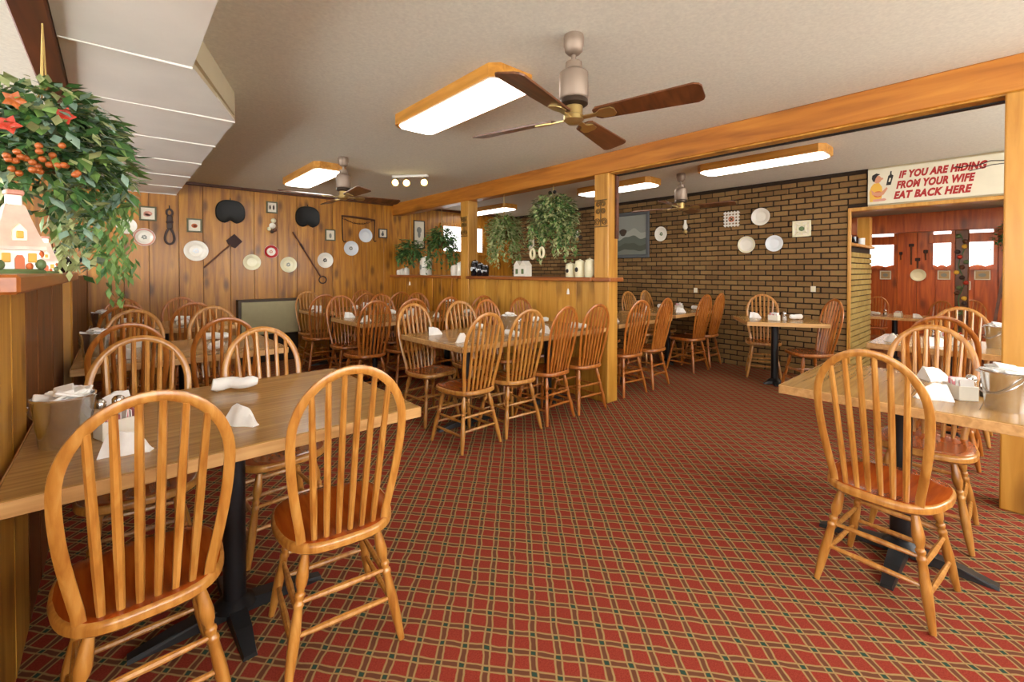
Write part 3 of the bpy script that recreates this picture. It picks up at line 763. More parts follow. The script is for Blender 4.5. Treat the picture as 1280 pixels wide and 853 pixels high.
def pail_proto():
    t = empty('steel_pail')
    B().lathe([(.001, 0), (.056, 0), (.058, .004), (.075, .148), (.078, .151), (.078, .156), (.073, .156), (.055, .008), (.001, .006)], 28, cap=False).build('pail_body', 'steel', t, True)
    B().tube([(.080*math.cos(a), .084*math.sin(a)*.25+.05*math.sin(a), .138-.075*math.sin(a)) for a in [PI*k/14 for k in range(15)]], .0022, 6).build('bail_handle', 'steel', t, True)
    for i in range(16):
        a = random.uniform(0, 2*PI); r = random.uniform(0, .055)
        rt = Matrix.Translation((r*math.cos(a), r*math.sin(a), .142+random.uniform(0, .035)*(1-r/.09))) @ Matrix.Rotation(random.uniform(0, PI), 4, 'Z') @ Matrix.Rotation(random.uniform(-.7, .7), 4, 'X') @ Matrix.Rotation(random.uniform(-.5, .5), 4, 'Y')
        B().rbox(-.034, .034, -.024, .024, -.004, .004, .003, 1, rt).build('napkin_packet', 'packet', t)
    return t
PAIL = pail_proto(); PU = [0]
def pail(x, y, deg, label, z=.75):
    o = PAIL if not PU[0] else copy_tree(PAIL); PU[0] = 1
    o.location = (x, y, z); o.rotation_euler = (0, 0, R(deg)); return tag(o, label, 'pail', 'steel pails of packets')
# cottage-jar table
g = 'napkins on the cottage-jar ledge table'
napkin(.03, 1.78, 150, 'white folded napkin on cottage-jar table, beside the sugar caddy', g)
napkin(.345, 1.83, 115, 'white peaked napkin on cottage-jar table, at its clear middle', g)
napkin(.41, 2.38, 160, 'white rolled napkin on cottage-jar table, plank wall side', g, 1)
napkin(-.02, 2.38, 20, 'white folded napkin on cottage-jar table, behind the shakers', g)
pail(-.125, 2.0, 20, 'steel pail of white packets on cottage-jar table')
shaker(SALT, -.045, 2.14, 'glass salt shaker on cottage-jar table', 'salt shakers'); shaker(PEP, .005, 2.17, 'glass pepper shaker on cottage-jar table', 'pepper shakers')
caddy(.0, 1.99, 20, 'white sugar caddy on cottage-jar table')
# near right table
g = 'napkins on the tall-post table'
napkin(2.62, .23, -50, 'white folded napkin on tall-post table, carpet side', g)
napkin(3.09, .25, 130, 'white folded napkin on tall-post table, post side', g)
pail(2.63, .01, 40, 'steel pail of white packets on tall-post table')
caddy(2.73, .145, 35, 'white sugar caddy on tall-post table')
shaker(SALT, 2.80, .115, 'glass salt shaker on tall-post table', 'salt shakers'); shaker(PEP, 2.84, .07, 'glass pepper shaker on tall-post table', 'pepper shakers')
REFS = {'left': (-.2, 'partition'), 'half': (3.6, 'half wall'), 'brick': (6.38, 'brick wall'), 'post': (3.7, 'tall post')}
def setting(desc, ref, cy, naps, pl=None, cad=None, sh=None, z=.75):
    rx, rn_ = REFS[ref]
    for i, (x, y, d) in enumerate(naps):
        same = sorted(abs(q[0]-rx) for q in naps if (q[1] > cy) == (y > cy)); k = same.index(abs(x-rx))
        lab = 'white %s napkin on %s, %s side, %s %s' % (('folded', 'rolled')[i % 2], desc, 'plank wall' if y > cy else 'front window', ('nearest', 'second from', 'third from', 'fourth from')[k], rn_)
        napkin(x, y, d, lab, 'napkins on %s' % desc, i % 2, z)
    if pl: pail(*pl, 30, 'steel pail of white packets on %s' % desc, z)
    if cad: caddy(*cad, 80, 'white sugar caddy on %s' % desc, z)
    if sh:
        shaker(SALT, sh[0], sh[1], 'glass salt shaker on %s' % desc, 'salt shakers', z); shaker(PEP, sh[0]+.055, sh[1]+.02, 'glass pepper shaker on %s' % desc, 'pepper shakers', z)
setting('middle left table', 'left', 3.94, [(.06, 3.7, 120), (.52, 3.68, 60), (.1, 4.2, 20), (.6, 4.22, 150)], (-.1, 3.92), (.06, 3.95), (.15, 3.98))
setting('last left table', 'left', 5.76, [(.1, 5.52, 100), (.5, 5.52, 60), (.1, 6.0, 20), (.55, 6.02, 150)], (-.1, 5.75), (.06, 5.78), (.14, 5.8))
setting('end-post table', 'half', 3.07, [(1.99, 2.84, 30), (2.45, 2.74, 90), (2.86, 2.74, 70), (3.28, 2.74, 100), (2.07, 3.32, 150), (2.56, 3.34, 80), (2.98, 3.36, 60), (3.4, 3.36, 120)], (2.62, 2.98), (2.75, 3.1), (2.86, 3.12))
setting('middle half-wall table', 'half', 4.9, [(2.02, 4.68, 30), (2.45, 4.62, 90), (2.9, 4.6, 70), (3.38, 4.6, 100), (2.07, 5.2, 150), (2.62, 5.2, 80), (3.1, 5.2, 60)], (3.3, 4.92), (2.75, 4.95), (2.86, 4.97))
setting('heater table', 'half', 6.375, [(2.05, 6.3, 30), (2.56, 6.2, 90), (3.05, 6.2, 70), (2.12, 6.55, 150), (2.9, 6.55, 80)], None, (2.75, 6.38), (2.86, 6.4))
setting('table past end post', 'brick', 3.12, [(4.06, 2.88, 100), (4.53, 2.88, 60), (4.1, 3.4, 20), (4.6, 3.4, 150)], (3.98, 3.1), (4.15, 3.1), (4.3, 3.12))
setting('landscape picture table', 'brick', 3.2, [(5.62, 2.92, 100), (6.1, 2.95, 60), (5.62, 3.45, 20), (6.1, 3.45, 150)], None, (6.05, 3.18), (6.15, 3.22))
setting('askew square table', 'brick', 1.8, [(5.62, 2.0, 100), (5.74, 1.62, -20)], None, (5.48, 1.76), (5.56, 1.68))
setting('signed-opening table', 'post', 0.5, [(4.5, .35, 100), (4.9, .3, 60), (4.48, .6, 20)], (4.72, .06), (4.66, .3), (4.76, .38))
setting('back room table', 'brick', 1.3, [(9.6, 1.0, 100), (9.65, 1.55, 60)], None, (9.7, 1.25), (9.75, 1.42), Z2+.75)
# ------------------------------------------------------------------ wall decor
def disc(m, r0, r1, z, seg=28, mat=None):
    v = []; f = []
    for k in range(seg):
        a = 2*PI*k/seg; v += [Vector((r0*math.cos(a), r0*math.sin(a), z)), Vector((r1*math.cos(a), r1*math.sin(a), z))]
    for k in range(seg): j = (k+1) % seg; f.append((2*k, 2*k+1, 2*j+1, 2*j))
    if mat: v = [mat @ p for p in v]
    return m.add(v, f)
def plate(mw, r, mat, label, group, rim=None, motif=None, sq=1.0, scal=0, rin=.80, rz=.0192):
    t = empty('wall_plate', mw=mw @ Matrix.Diagonal((sq, 1, 1, 1)))
    prof = [(.001, .004), (r*.5, .004), (r*.58, .006), (r*.66, .013), (r*.97, .024), (r, .024), (r, .019), (r*.68, .004), (r*.5, .0), (.001, .0)]
    B().lathe(prof, 32, cap=False).build('dish', mat, t, True)
    if rim:
        m = B()
        v = []; f = []; seg = 36
        for k in range(seg):
            a = 2*PI*k/seg; w = 1+(.04*math.cos(a*scal) if scal else 0)
            for q, z in ((rin*w, rz), (.965, .0248)): v.append((r*q*math.cos(a), r*q*math.sin(a), z+.0008))
        for k in range(seg): j = (k+1) % seg; f.append((2*k, 2*k+1, 2*j+1, 2*j))
        m.add(v, f).build('rim_band', rim, t)
    if motif:
        m = B()
        for k in range(6):
            a = 2*PI*k/6+.3; rr = r*.17
            m.prism([(rr*math.cos(a)+r*.12*math.cos(b)*(1 if k % 2 else .7), rr*math.sin(a)+r*.10*math.sin(b)) for b in [2*PI*i/7 for i in range(7)]], .0042, .0052)
        m.build('painted_motif', motif, t)
    return tag(t, label, 'plate', group)
gp = 'plates on the plank wall'
plate(on_plank(.11, 1.85), .098, 'porcelain', 'white plate half behind the trailing foliage on plank wall', gp, None, 'paint_green')
plate(on_plank(.275, 1.72), .108, 'porcelain', 'white plate with pink rim and grey flower, on plank wall', gp, 'paint_pink', 'paint_grey')
plate(on_plank(.80, 1.567), .135, 'porcelain', 'large white plate with green and pink edge sprays, on plank wall', gp, None, 'porcelain_blue')
plate(on_plank(1.446, 1.424), .112, 'porcelain_cream', 'plain cream plate below the black seat and short shovel', gp, None, None)
plate(on_plank(1.694, 1.581), .095, 'porcelain', 'small white plate with broad red rim on plank wall', gp, 'paint_red', 'paint_pink', rin=.62, rz=.0112)
plate(on_plank(1.925, 1.395), .115, 'porcelain_cream', 'cream plate with faint grey centre beside the red rimmed plate', gp, None, 'paint_grey')
plate(on_plank(2.456, 1.469), .12, 'porcelain', 'white plate with dark centre motif beside the long tool', gp, None, 'ink_black')
plate(on_plank(2.868, 1.669), .12, 'porcelain_blue', 'white plate with pale grey centre under the iron yoke', gp, None, 'paint_grey')
plate(on_plank(3.111, 1.891), .115, 'porcelain_blue', 'plain bluish white plate hanging inside the iron yoke', gp, None, None)
gq = 'plates on the brick wall'
plate(on_brick(3.651, 1.879), .115, 'porcelain', 'white plate with green centre beside the framed landscape', gq, None, 'paint_green', .9)
plate(on_brick(2.214, 2.017), .115, 'porcelain', 'plain white plate, highest of three on brick wall', gq, None, None)
plate(on_brick(2.388, 1.656), .112, 'porcelain', 'white plate with faint cream ring on brick wall, beneath lattice trivet', gq, 'porcelain_cream', None)
plate(on_brick(2.048, 1.657), .105, 'porcelain_blue', 'bluish white plate on brick wall, nearest the square trivet', gq, None, None)

def picture(mw, w, h, fmat, label, art, mat='paper', fw=.018, cat='picture', group='small pictures on the plank wall'):
    t = empty('framed_picture', mw=mw); m = B()
    for (a, e, p, q) in [(-w, w, h-fw, h), (-w, w, -h, -h+fw), (-w, -w+fw, -h+fw, h-fw), (w-fw, w, -h+fw, h-fw)]: m.rbox(a, e, p, q, 0, .022, .003)
    m.build('frame', fmat, t)
    B().box(-w+fw, w-fw, -h+fw, h-fw, .002, .010).build('print', mat, t)
    for (amat, shapes) in art:
        k = B()
        for (cx, cy, rx, ry) in shapes: k.prism([(cx+rx*math.cos(b), cy+ry*math.sin(b)) for b in [2*PI*i/9 for i in range(9)]], .0102, .0112)
        k.build('painted_shape', amat, t)
    return tag(t, label, cat, group)
picture(on_plank(.312, 2.015), .085, .09, 'frame_green', 'small dark framed picture of a pink flower above pink-rimmed plate', [('paint_pink', [(0, 0, .045, .03), (-.01, -.02, .035, .02)])])
picture(on_plank(.785, 1.90), .082, .09, 'frame_green', 'small green framed picture of an orange rose near black seat', [('paint_orange', [(0, -.005, .035, .03)]), ('paint_red', [(.004, -.008, .018, .016)])])
picture(on_plank(1.709, 2.223), .075, .085, 'frame_green', 'small framed picture of two figures hung just below ceiling', [('frame_dark', [(-.025, 0, .012, .035), (.022, 0, .013, .038)])])
picture(on_plank(2.539, 1.867), .08, .09, 'frame_green', 'small framed picture of a pale figure beside the iron yoke', [('paint_grey', [(0, -.01, .02, .04)])])
picture(on_plank(3.421, 1.942), .08, .08, 'frame_dark', 'small dark framed picture of a grey figure beside the beam', [('frame_grey', [(-.005, -.015, .025, .03), (0, .025, .012, .014)])])
picture(on_plank(4.12, 1.96), .115, .255, 'frame_dark', 'tall framed print above the hanging plants beside the window', [('paint_grey', [(0, .08, .05, .06), (0, .0, .03, .06)])])
# landscape
t = empty('framed_landscape', mw=on_brick(4.178, 1.893)); w, h, fw = .325, .375, .055; m = B()
for (a, e, p, q) in [(-w, w, h-fw, h), (-w, w, -h, -h+fw), (-w, -w+fw, -h+fw, h-fw), (w-fw, w, -h+fw, h-fw)]: m.rbox(a, e, p, q, 0, .03, .006)
m.build('frame', 'frame_grey', t)
B().box(-w+fw, w-fw, -h+fw, h-fw, .002, .008).build('sky_print', 'land_sky', t)
for nm, mt, z, base, amp in (('cloud_print', 'land_cloud', .0085, .06, .04), ('hill_print', 'land_hill', .009, -.04, .03), ('meadow_print', 'land_meadow', .0095, -.15, .025), ('pond_print', 'land_pond', .010, -.25, .015)):
    xs_ = [-w+fw+(2*w-2*fw)*i/16 for i in range(17)]
    B().prism([(-w+fw, -h+fw)]+[(x, base+amp*math.sin(x*13+z*900)+amp*.4*math.sin(x*31)) for x in xs_]+[(w-fw, -h+fw)], z, z+.0004).build(nm, mt, t)
B().prism([(-.17+.07*math.cos(b)*(1+.2*math.sin(3*b)), .05+.06*math.sin(b)) for b in [2*PI*i/12 for i in range(12)]], .0105, .011).build('tree_print', 'frame_dark', t)
tag(t, 'large grey framed misty landscape picture on brick wall', 'picture')
# trivets
t = empty('lattice_trivet', mw=on_brick(2.588, 2.018)); m = B()
for i in range(5):
    for j in range(5):
        if (i, j) == (2, 2): continue
        x, y = (i-2)*.042, (j-2)*.042
        m.prism([(x+.026*math.cos(b), y+.026*math.sin(b)) for b in [0, PI/2, PI, 3*PI/2]], 0, .014)
m.build('lattice', 'porcelain', t); B().tube([(.033*math.cos(a), .033*math.sin(a), .012) for a in [2*PI*k/14 for k in range(14)]], .008, 6, closed=True).build('centre_ring', 'paint_orange', t, True)
tag(t, 'white diamond lattice trivet with orange ring on brick wall', 'trivet')
t = empty('square_trivet', mw=on_brick(1.745, 1.826)); m = B(); w = .1
for (a, e, p, q) in [(-w, w, w-.022, w), (-w, w, -w, -w+.022), (-w, -w+.022, -w, w), (w-.022, w, -w, w), (-.05, .05, .034, .05), (-.05, .05, -.05, -.034), (-.05, -.034, -.05, .05), (.034, .05, -.05, .05)]: m.rbox(a, e, p, q, 0, .016, .003)
for k in range(4):
    rt = Matrix.Rotation(k*PI/2+PI/4, 4, 'Z'); m.box(.045, .12, -.006, .006, .002, .012, rt); rt = Matrix.Rotation(k*PI/2, 4, 'Z'); m.box(.045, .085, -.01, .01, .002, .012, rt)
m.build('openwork', 'porcelain_cream', t); B().rbox(-.09, .09, -.09, .09, 0, .004, .001).build('backing', 'paper', t)
B().prism([(.03*math.cos(b), .03*math.sin(b)) for b in [2*PI*i/8 for i in range(8)]], .004, .012).build('boss', 'paint_green', t)
tag(t, 'cream square openwork trivet on brick wall', 'trivet')
# oil lamp sconces
def sconce(y, z, label):
    t = empty('oil_lamp_sconce', mw=on_brick(y, z))
    B().lathe([(.001, 0), (.04, 0), (.042, .006), (.03, .012), (.001, .014)], 18).build('backplate', 'dark_bronze', t, True)
    B().tube([(0, -.02, .01), (0, -.07, .04), (0, -.085, .085), (0, -.07, .1)], .006, 8).build('arm', 'dark_bronze', t, True)
    up = Matrix.Translation((0, -.07, .1)) @ Matrix.Rotation(-PI/2, 4, 'X')
    B().lathe([(.001, 0), (.025, 0), (.036, .02), (.034, .04), (.015, .05), (.018, .06)], 16, up).build('font', 'brass', t, True)
    B().lathe([(.018, .06), (.034, .09), (.036, .11), (.02, .15), (.017, .19), (.019, .2)], 16, up, cap=False).build('chimney', 'porcelain', t, True)
    return tag(t, label, 'wall lamp', 'oil lamp sconces')
sconce(3.209, 1.92, 'oil lamp sconce between the landscape picture and lattice trivet')
sconce(5.268, 1.92, 'oil lamp sconce on brick wall behind the half wall plants')
def outlet(mw, label):
    t = empty('wall_outlet', mw=mw @ Matrix.Diagonal((.75, .6, 1, 1)))
    B().rbox(-.036, .036, -.058, .058, 0, .007, .003).build('cover_plate', 'outlet', t)
    for s in (-1, 1): B().rbox(-.016, .016, s*.025-.014, s*.025+.014, .006, .010, .003).build('socket', 'porcelain_cream', t)
    return tag(t, label, 'outlet', 'outlets on the brick wall')
outlet(on_brick(3.094, 1.018), 'pale wall outlet on brick wall behind the landscape picture table')
outlet(on_brick(1.617, 1.08), 'pale wall outlet on brick wall above the askew square table')
picture(on_brick(6.55, 1.846), .08, .1, 'paper', 'small pale card on brick wall beside the plant', [('paint_grey', [(0, 0, .04, .05)])], group='pictures on the brick wall')
# cast iron tractor seats
def tractor_seat(x, z, s, label):
    t = empty('cast_iron_seat', mw=on_plank(x, z, .004) @ Matrix.Scale(s, 4)); poly = []
    for i in range(40):
        a = PI*1.5+2*PI*i/40; c, q = math.cos(a), math.sin(a)
        rx, ry = (.175, .175)
        xx = math.copysign(abs(c)**.8, c)*rx; yy = math.copysign(abs(q)**.8, q)*ry
        if q < 0: yy = yy*.86+.05*math.exp(-(xx/.04)**2)
        poly.append((xx, yy))
    n = len(poly); v = []; f = []
    for k, (sc, zz) in enumerate([(1, 0), (1.0, .025), (.95, .035), (.7, .022), (.3, .015)]): v += [(p[0]*sc, p[1]*sc, zz) for p in poly]
    v.append((0, 0, .014))
    for k in range(4):
        for i in range(n): j = (i+1) % n; f.append((k*n+i, k*n+j, (k+1)*n+j, (k+1)*n+i))
    for i in range(n): f.append((4*n+i, 4*n+(i+1) % n, len(v)-1))
    f.append(tuple(range(n)))
    B().add(v, f).build('seat_pan', 'cast_black', t, True)
    B().tube([(0, .16, .02), (0, .19, .012), (0, .2, .004)], .006, 6).build('hanging_hook', 'black_iron', t)
    return tag(t, label, 'tractor seat', 'black cast seats on the plank wall')
tractor_seat(1.191, 2.10, 1.0, 'black cast iron seat above the short shovel on plank wall')
tractor_seat(2.199, 2.11, 1.0, 'black cast iron seat above the long tool on plank wall')
# short shovel
t = empty('short_shovel', mw=on_plank(1.06, 1.53, .006)); rt = Matrix.Rotation(math.atan2(.36, .346), 4, 'Z')
B().tube([rt @ Vector((-.26, 0, .012)), rt @ Vector((.18, 0, .012))], .011, 8).build('handle', 'old_wood', t, True)
B().prism([(.17, -.025), (.19, -.075), (.32, -.07), (.325, .07), (.19, .075), (.17, .025)], 0, .012, rt).build('blade', 'rust', t)
tag(t, 'short shovel with square rusty blade hung at a slant', 'shovel')
# long tool
t = empty('long_tool', mw=on_plank(2.216, 1.50, .006)); rt = Matrix.Rotation(math.atan2(-.768, .456), 4, 'Z'); L = .446
B().tube([rt @ Vector((-L, 0, .012)), rt @ Vector((L-.1, 0, .012))], .012, 8).build('shaft', 'old_wood', t, True)
B().tube([rt @ Vector((L-.055+.055*math.cos(a), .055*math.sin(a), .012)) for a in [2*PI*k/16 for k in range(16)]], .009, 6, closed=True).build('ring_end', 'rust', t, True)
B().tube([rt @ Vector((-L*.55, 0, .012)), rt @ Vector((-L*.35, 0, .012))], .016, 8).build('ferrule', 'rust', t, True)
tag(t, 'long slanted farm tool with ring end on plank wall', 'farm tool')
# harness strap
t = empty('harness_strap', mw=on_plank(.525, 1.89, .004))
B().tube([(.03*math.cos(a), .155+.042*math.sin(a), .012) for a in [2*PI*k/18 for k in range(18)]], .012, 6, closed=True).build('upper_ring', 'leather', t, True)
B().tube([(.045*math.cos(a)*(1-.35*math.sin(a)), -.145+.10*math.sin(a), .012) for a in [2*PI*k/22 for k in range(22)]], .013, 6, closed=True).build('lower_loop', 'leather', t, True)
B().rbox(-.03, .03, -.05, .115, .004, .028, .008).build('strap_body', 'leather', t)
B().rbox(-.037, .037, .02, .045, .002, .034, .004).build('buckle', 'rust', t)
B().tube([(0, .19, .012), (0, .245, .006)], .006, 6).build('hanging_loop', 'leather', t)
tag(t, 'brown leather harness strap with two loops on plank wall', 'harness')
# cluster ornament
t = empty('ornament_cluster', mw=on_plank(1.707, 1.97, .004))
B().tube([(0, .1, .008), (0, -.1, .012)], .006, 6).build('cord', 'rope', t)
for (x, y, r, mt) in [(.015, .06, .035, 'porcelain_cream'), (0, -.015, .045, 'porcelain'), (-.045, -.06, .028, 'porcelain_cream'), (.03, -.07, .03, 'old_wood'), (-.005, -.1, .025, 'leather')]:
    B().sphere((x, y, .03), r, 12, 8, (1, 1, .6)).build('bulb_ornament', mt, t, True)
tag(t, 'hanging string of pale garlic-like bulbs on plank wall', 'ornament')
# iron yoke
t = empty('iron_yoke', mw=on_plank(2.995, 2.0, .004))
B().tube([(-.28, .185, .015), (-.1, .18, .02), (.1, .17, .02), (.28, .155, .015)], [.014, .019, .019, .014], 8).build('yoke_bar', 'old_wood', t, True)
B().tube([(-.27, .18, .012), (-.27, .0, .012), (-.262, -.2, .012), (-.24, -.235, .012), (-.215, -.215, .012)], .009, 6).build('hook', 'rust', t, True)
B().tube([(.275, .155, .012), (.27, -.05, .012), (.26, -.18, .012), (.28, -.205, .012), (.30, -.19, .012)], .009, 6).build('hook', 'rust', t, True)
pts = [(-.26+.52*k/13, .15-.075*math.sin(PI*k/13), .012) for k in range(14)]
for k in range(13):
    a, e = Vector(pts[k]), Vector(pts[k+1]); c = (a+e)/2; d = (e-a).normalized(); nn = Vector((0, 0, 1)) if k % 2 else Vector((-d.y, d.x, 0))
    B().tube([c+d*.024*math.cos(q)+nn*.010*math.sin(q) for q in [2*PI*i/10 for i in range(10)]], .0035, 5, closed=True).build('chain_link', 'rust', t, True)
tag(t, 'iron and wood yoke with chain and hooks on plank wall', 'yoke')
# heater panel on plank wall
t = empty('wall_heater', (1.66, 7.122, 0))
B().rbox(-.37, .37, -.09, .03, .40, .87, .008).build('cabinet', 'heater_paint', t)
B().rbox(-.41, .40, -.10, .035, .868, .90, .004).build('top_rail', 'frame_dark', t)
B().rbox(-.41, -.372, -.10, .035, 0, .868, .004).build('side_rail', 'frame_dark', t)
B().rbox(-.37, .37, -.06, .03, 0, .40, .004).build('plinth', 'void_dark', t)
tag(t, 'greenish beige heater cabinet with dark rail on plank wall', 'heater')

# ------------------------------------------------------------------ painted sign
SY0, SY1, SZ0, SZ1 = 1.095, -.04, 2.045, 2.435
sw, sh = SY0-SY1, SZ1-SZ0
t = empty('painted_sign', mw=Matrix(((0, 0, -1, 6.372), (-1, 0, 0, SY0), (0, 1, 0, SZ0), (0, 0, 0, 1))))
B().rbox(0, sw, 0, sh, 0, .015, .003).build('board', 'sign_white', t)
dg = bpy.context.evaluated_depsgraph_get()
def text(body, x, y, size, width, mat, parent, name, rot=0, shear=.28):
    c = bpy.data.curves.new('lettering', 'FONT'); c.body = body; c.size = size; c.shear = shear; c.extrude = .0006; c.offset = .006; c.space_character = 1.08; c.resolution_u = 3
    o = bpy.data.objects.new('lettering_tmp', c); COL.objects.link(o); bpy.context.view_layer.update()
    me = bpy.data.meshes.new_from_object(o.evaluated_get(bpy.context.evaluated_depsgraph_get()))
    bpy.data.objects.remove(o); me.name = name
    xs_ = [v.co.x for v in me.vertices]; k = width/(max(xs_)-min(xs_)); x0_ = min(xs_)
    for v in me.vertices: v.co.x = (v.co.x-x0_)*k
    me.materials.clear(); me.materials.append(M[mat])
    q = bpy.data.objects.new(name, me); COL.objects.link(q); q.parent = parent; q.location = (x, y, .0158); q.rotation_euler = (0, 0, rot)
    return q
text('IF YOU ARE HIDING', .265, .265, .10, .66, 'ink_red', t, 'lettering')
text('FROM YOUR WIFE', .245, .155, .105, .60, 'ink_red', t, 'lettering')
text('EAT BACK HERE', .225, .045, .105, .60, 'ink_red', t, 'lettering')
m = B()
def poly2(pts, z): return B().prism(pts, z, z+.0006)
def ell(cx, cy, rx, ry, a0=0, n=16): return [(cx+rx*math.cos(2*PI*i/n)*math.cos(a0)-ry*math.sin(2*PI*i/n)*math.sin(a0), cy+rx*math.cos(2*PI*i/n)*math.sin(a0)+ry*math.sin(2*PI*i/n)*math.cos(a0)) for i in range(n)]
poly2([(.02, .0305), (.015, .14), (.03, .2), (.055, .235), (.10, .235), (.125, .19), (.13, .12), (.12, .05), (.10, .03)], .0152).build('painted_shirt', 'paint_yellow', t)
poly2(ell(.085, .275, .035, .042), .0156).build('painted_face', 'skin_paint', t)
poly2(ell(.122, .278, .014, .012), .0158).build('painted_nose', 'skin_paint', t)
poly2([(.035, .29), (.04, .325), (.075, .345), (.11, .33), (.085, .315), (.07, .29), (.06, .25), (.045, .26)], .0160).build('painted_hair', 'ink_black', t)
poly2([(.03, .165), (.06, .135), (.12, .13), (.165, .18), (.175, .165), (.14, .10), (.09, .085), (.04, .11)], .0163).build('painted_arm', 'skin_paint', t)
poly2(ell(.09, .11, .04, .035), .0158).build('painted_fold', 'paint_orange', t)
poly2([(.05, .032), (.045, .055), (.15, .06), (.165, .045), (.15, .032)], .0164).build('painted_leg', 'paint_pink', t)
poly2([(.16, .20), (.178, .30), (.192, .315), (.195, .35), (.207, .35), (.206, .315), (.222, .30), (.20, .20)], .0160).build('painted_bottle', 'ink_black', t)
poly2([(.180, .235), (.188, .275), (.203, .275), (.195, .235)], .0167).build('painted_label', 'sign_white', t)
B().tube([(.70, .31, .021), (.74, .295, .021), (.79, .305, .021), (.84, .29, .022), (.90, .31, .022), (.945, .325, .022), (sw-.02, .30, .022), (sw+.02, .33, .022)], .0045, 6).build('wire', 'ink_black', t, True)
B().tube([(.80, .25, .021), (.88, .265, .021), (.95, .285, .022), (sw-.03, .285, .022), (sw+.02, .30, .022)], .0035, 6).build('wire', 'ink_black', t, True)
tag(t, 'white painted sign with red lettering and cartoon drinker above opening', 'sign')

# ------------------------------------------------------------------ plants
AVOID = [None]
def leaf_mesh(m, p, d, up, L, w, droop=.3, col=None):
    if AVOID[0] and AVOID[0](p): return
    d = d.normalized(); s = d.cross(up)
    if s.length < 1e-4: s = Vector((1, 0, 0))
    s.normalize(); n = s.cross(d)
    a = p; b1 = p+d*L*.45+s*w/2-n*L*droop*.1; b2 = p+d*L*.45-s*w/2-n*L*droop*.1; mid = p+d*L*.45-n*L*.02; c = p+d*L-n*L*droop*.35
    m.add([a, b1, c, b2, mid], [(0, 1, 4), (1, 2, 4), (2, 3, 4), (3, 0, 4)])
def hanging_plant(x, y, zt, ztop, rad, drop, label, mats, seed, n=520, leaf=(.05, .022), trail=10, rope_top=BB-.004, basket=True, group='hanging plants over the half wall', trailers=None):
    rn = random.Random(seed)
    t = empty('hanging_plant', (x, y, ztop))
    bz = -rad*.75
    if basket:
        bk = B().lathe([(.001, bz-.10), (.05, bz-.10), (.075, bz-.06), (.085, bz), (.078, bz), (.07, bz-.05), (.001, bz-.06)], 16, cap=False).build('basket', 'basket', t, True)
    for k in range(3):
        a = k*2.1+.4; B().tube([(0, 0, rope_top-ztop), (.01*math.cos(a), .01*math.sin(a), .02), (.08*math.cos(a), .08*math.sin(a), bz)], .0028, 5).build('cord', 'rope', t)
    ms = [B() for _ in mats]
    strands = []
    for k in range(trail*3):
        a = rn.uniform(0, 2*PI); out = rad*rn.uniform(.5, 1.0); L = drop*rn.uniform(.35, 1.0)
        strands.append((a, out, L))
    for k in range(n):
        mi = rn.randrange(len(ms))
        if k < n*.5:
            a = rn.uniform(0, 2*PI); e = rn.uniform(-.5, 1.35); r = rad*rn.uniform(.45, 1.0)
            p = Vector((r*math.cos(a)*math.cos(e), r*math.sin(a)*math.cos(e), bz+r*math.sin(e)*.95))
            d = Vector((math.cos(a), math.sin(a), rn.uniform(-.9, .6)))
        else:
            a, out, L = strands[rn.randrange(len(strands))]; u = rn.random()
            rr = out*(min(1, u*2.2)**.7); zz = bz+.1*rad*math.sin(min(1, u*2)*PI)-L*max(0, u-.18)
            p = Vector((rr*math.cos(a)+rn.uniform(-.025, .025), rr*math.sin(a)+rn.uniform(-.025, .025), zz)); d = Vector((rn.uniform(-1, 1), rn.uniform(-1, 1), rn.uniform(-1.1, .3)))
        s = rn.uniform(.7, 1.35)
        leaf_mesh(ms[mi], p, d, Vector((rn.uniform(-.4, .4), rn.uniform(-.4, .4), 1)), leaf[0]*s, leaf[1]*s, rn.uniform(.1, .8))
    for q, mt in zip(ms, mats): o = q.build('foliage', mt, t); o['kind'] = 'stuff'
    return tag(t, label, 'plant', group), rn
hanging_plant(3.68, 6.67, BB, 1.80, .24, .32, 'dark leafed hanging plant over half wall, next to the plank wall', ['leaf_deep', 'leaf_deep', 'leaf_mid'], 1, 900, (.075, .032))
hanging_plant(3.68, 5.72, BB, 1.93, .25, .62, 'dark leafed hanging plant over half wall, in front of bright window', ['leaf_deep', 'leaf_deep', 'leaf_mid'], 2, 1000, (.08, .032))
hanging_plant(3.68, 4.28, BB, 1.98, .24, .55, 'pale green trailing hanging plant over half wall, above black crocks', ['leaf_mid', 'leaf_pale', 'leaf_pale'], 3, 2600, (.05, .026), 16)
p4, _ = hanging_plant(3.68, 3.43, BB, 2.12, .28, .62, 'big bushy hanging plant over half wall, nearest the end post', ['leaf_mid', 'leaf_pale', 'leaf_deep', 'leaf_pale'], 4, 4000, (.052, .027), 18)
for k, (dy, dz) in enumerate([(.08, -.63), (-.06, -.62)]):
    o = B().tube([(-.25, dy+.032*math.cos(a), dz+.052*math.sin(a)) for a in [2*PI*i/16 for i in range(16)]], .015, 6, closed=True).build('ring_ornament', 'porcelain_cream', p4, True)
for s in (-1, 1): B().sphere((-.02, s*.035, .06), .022, 8, 6).build('cord_bead', 'ink_black', p4, True)
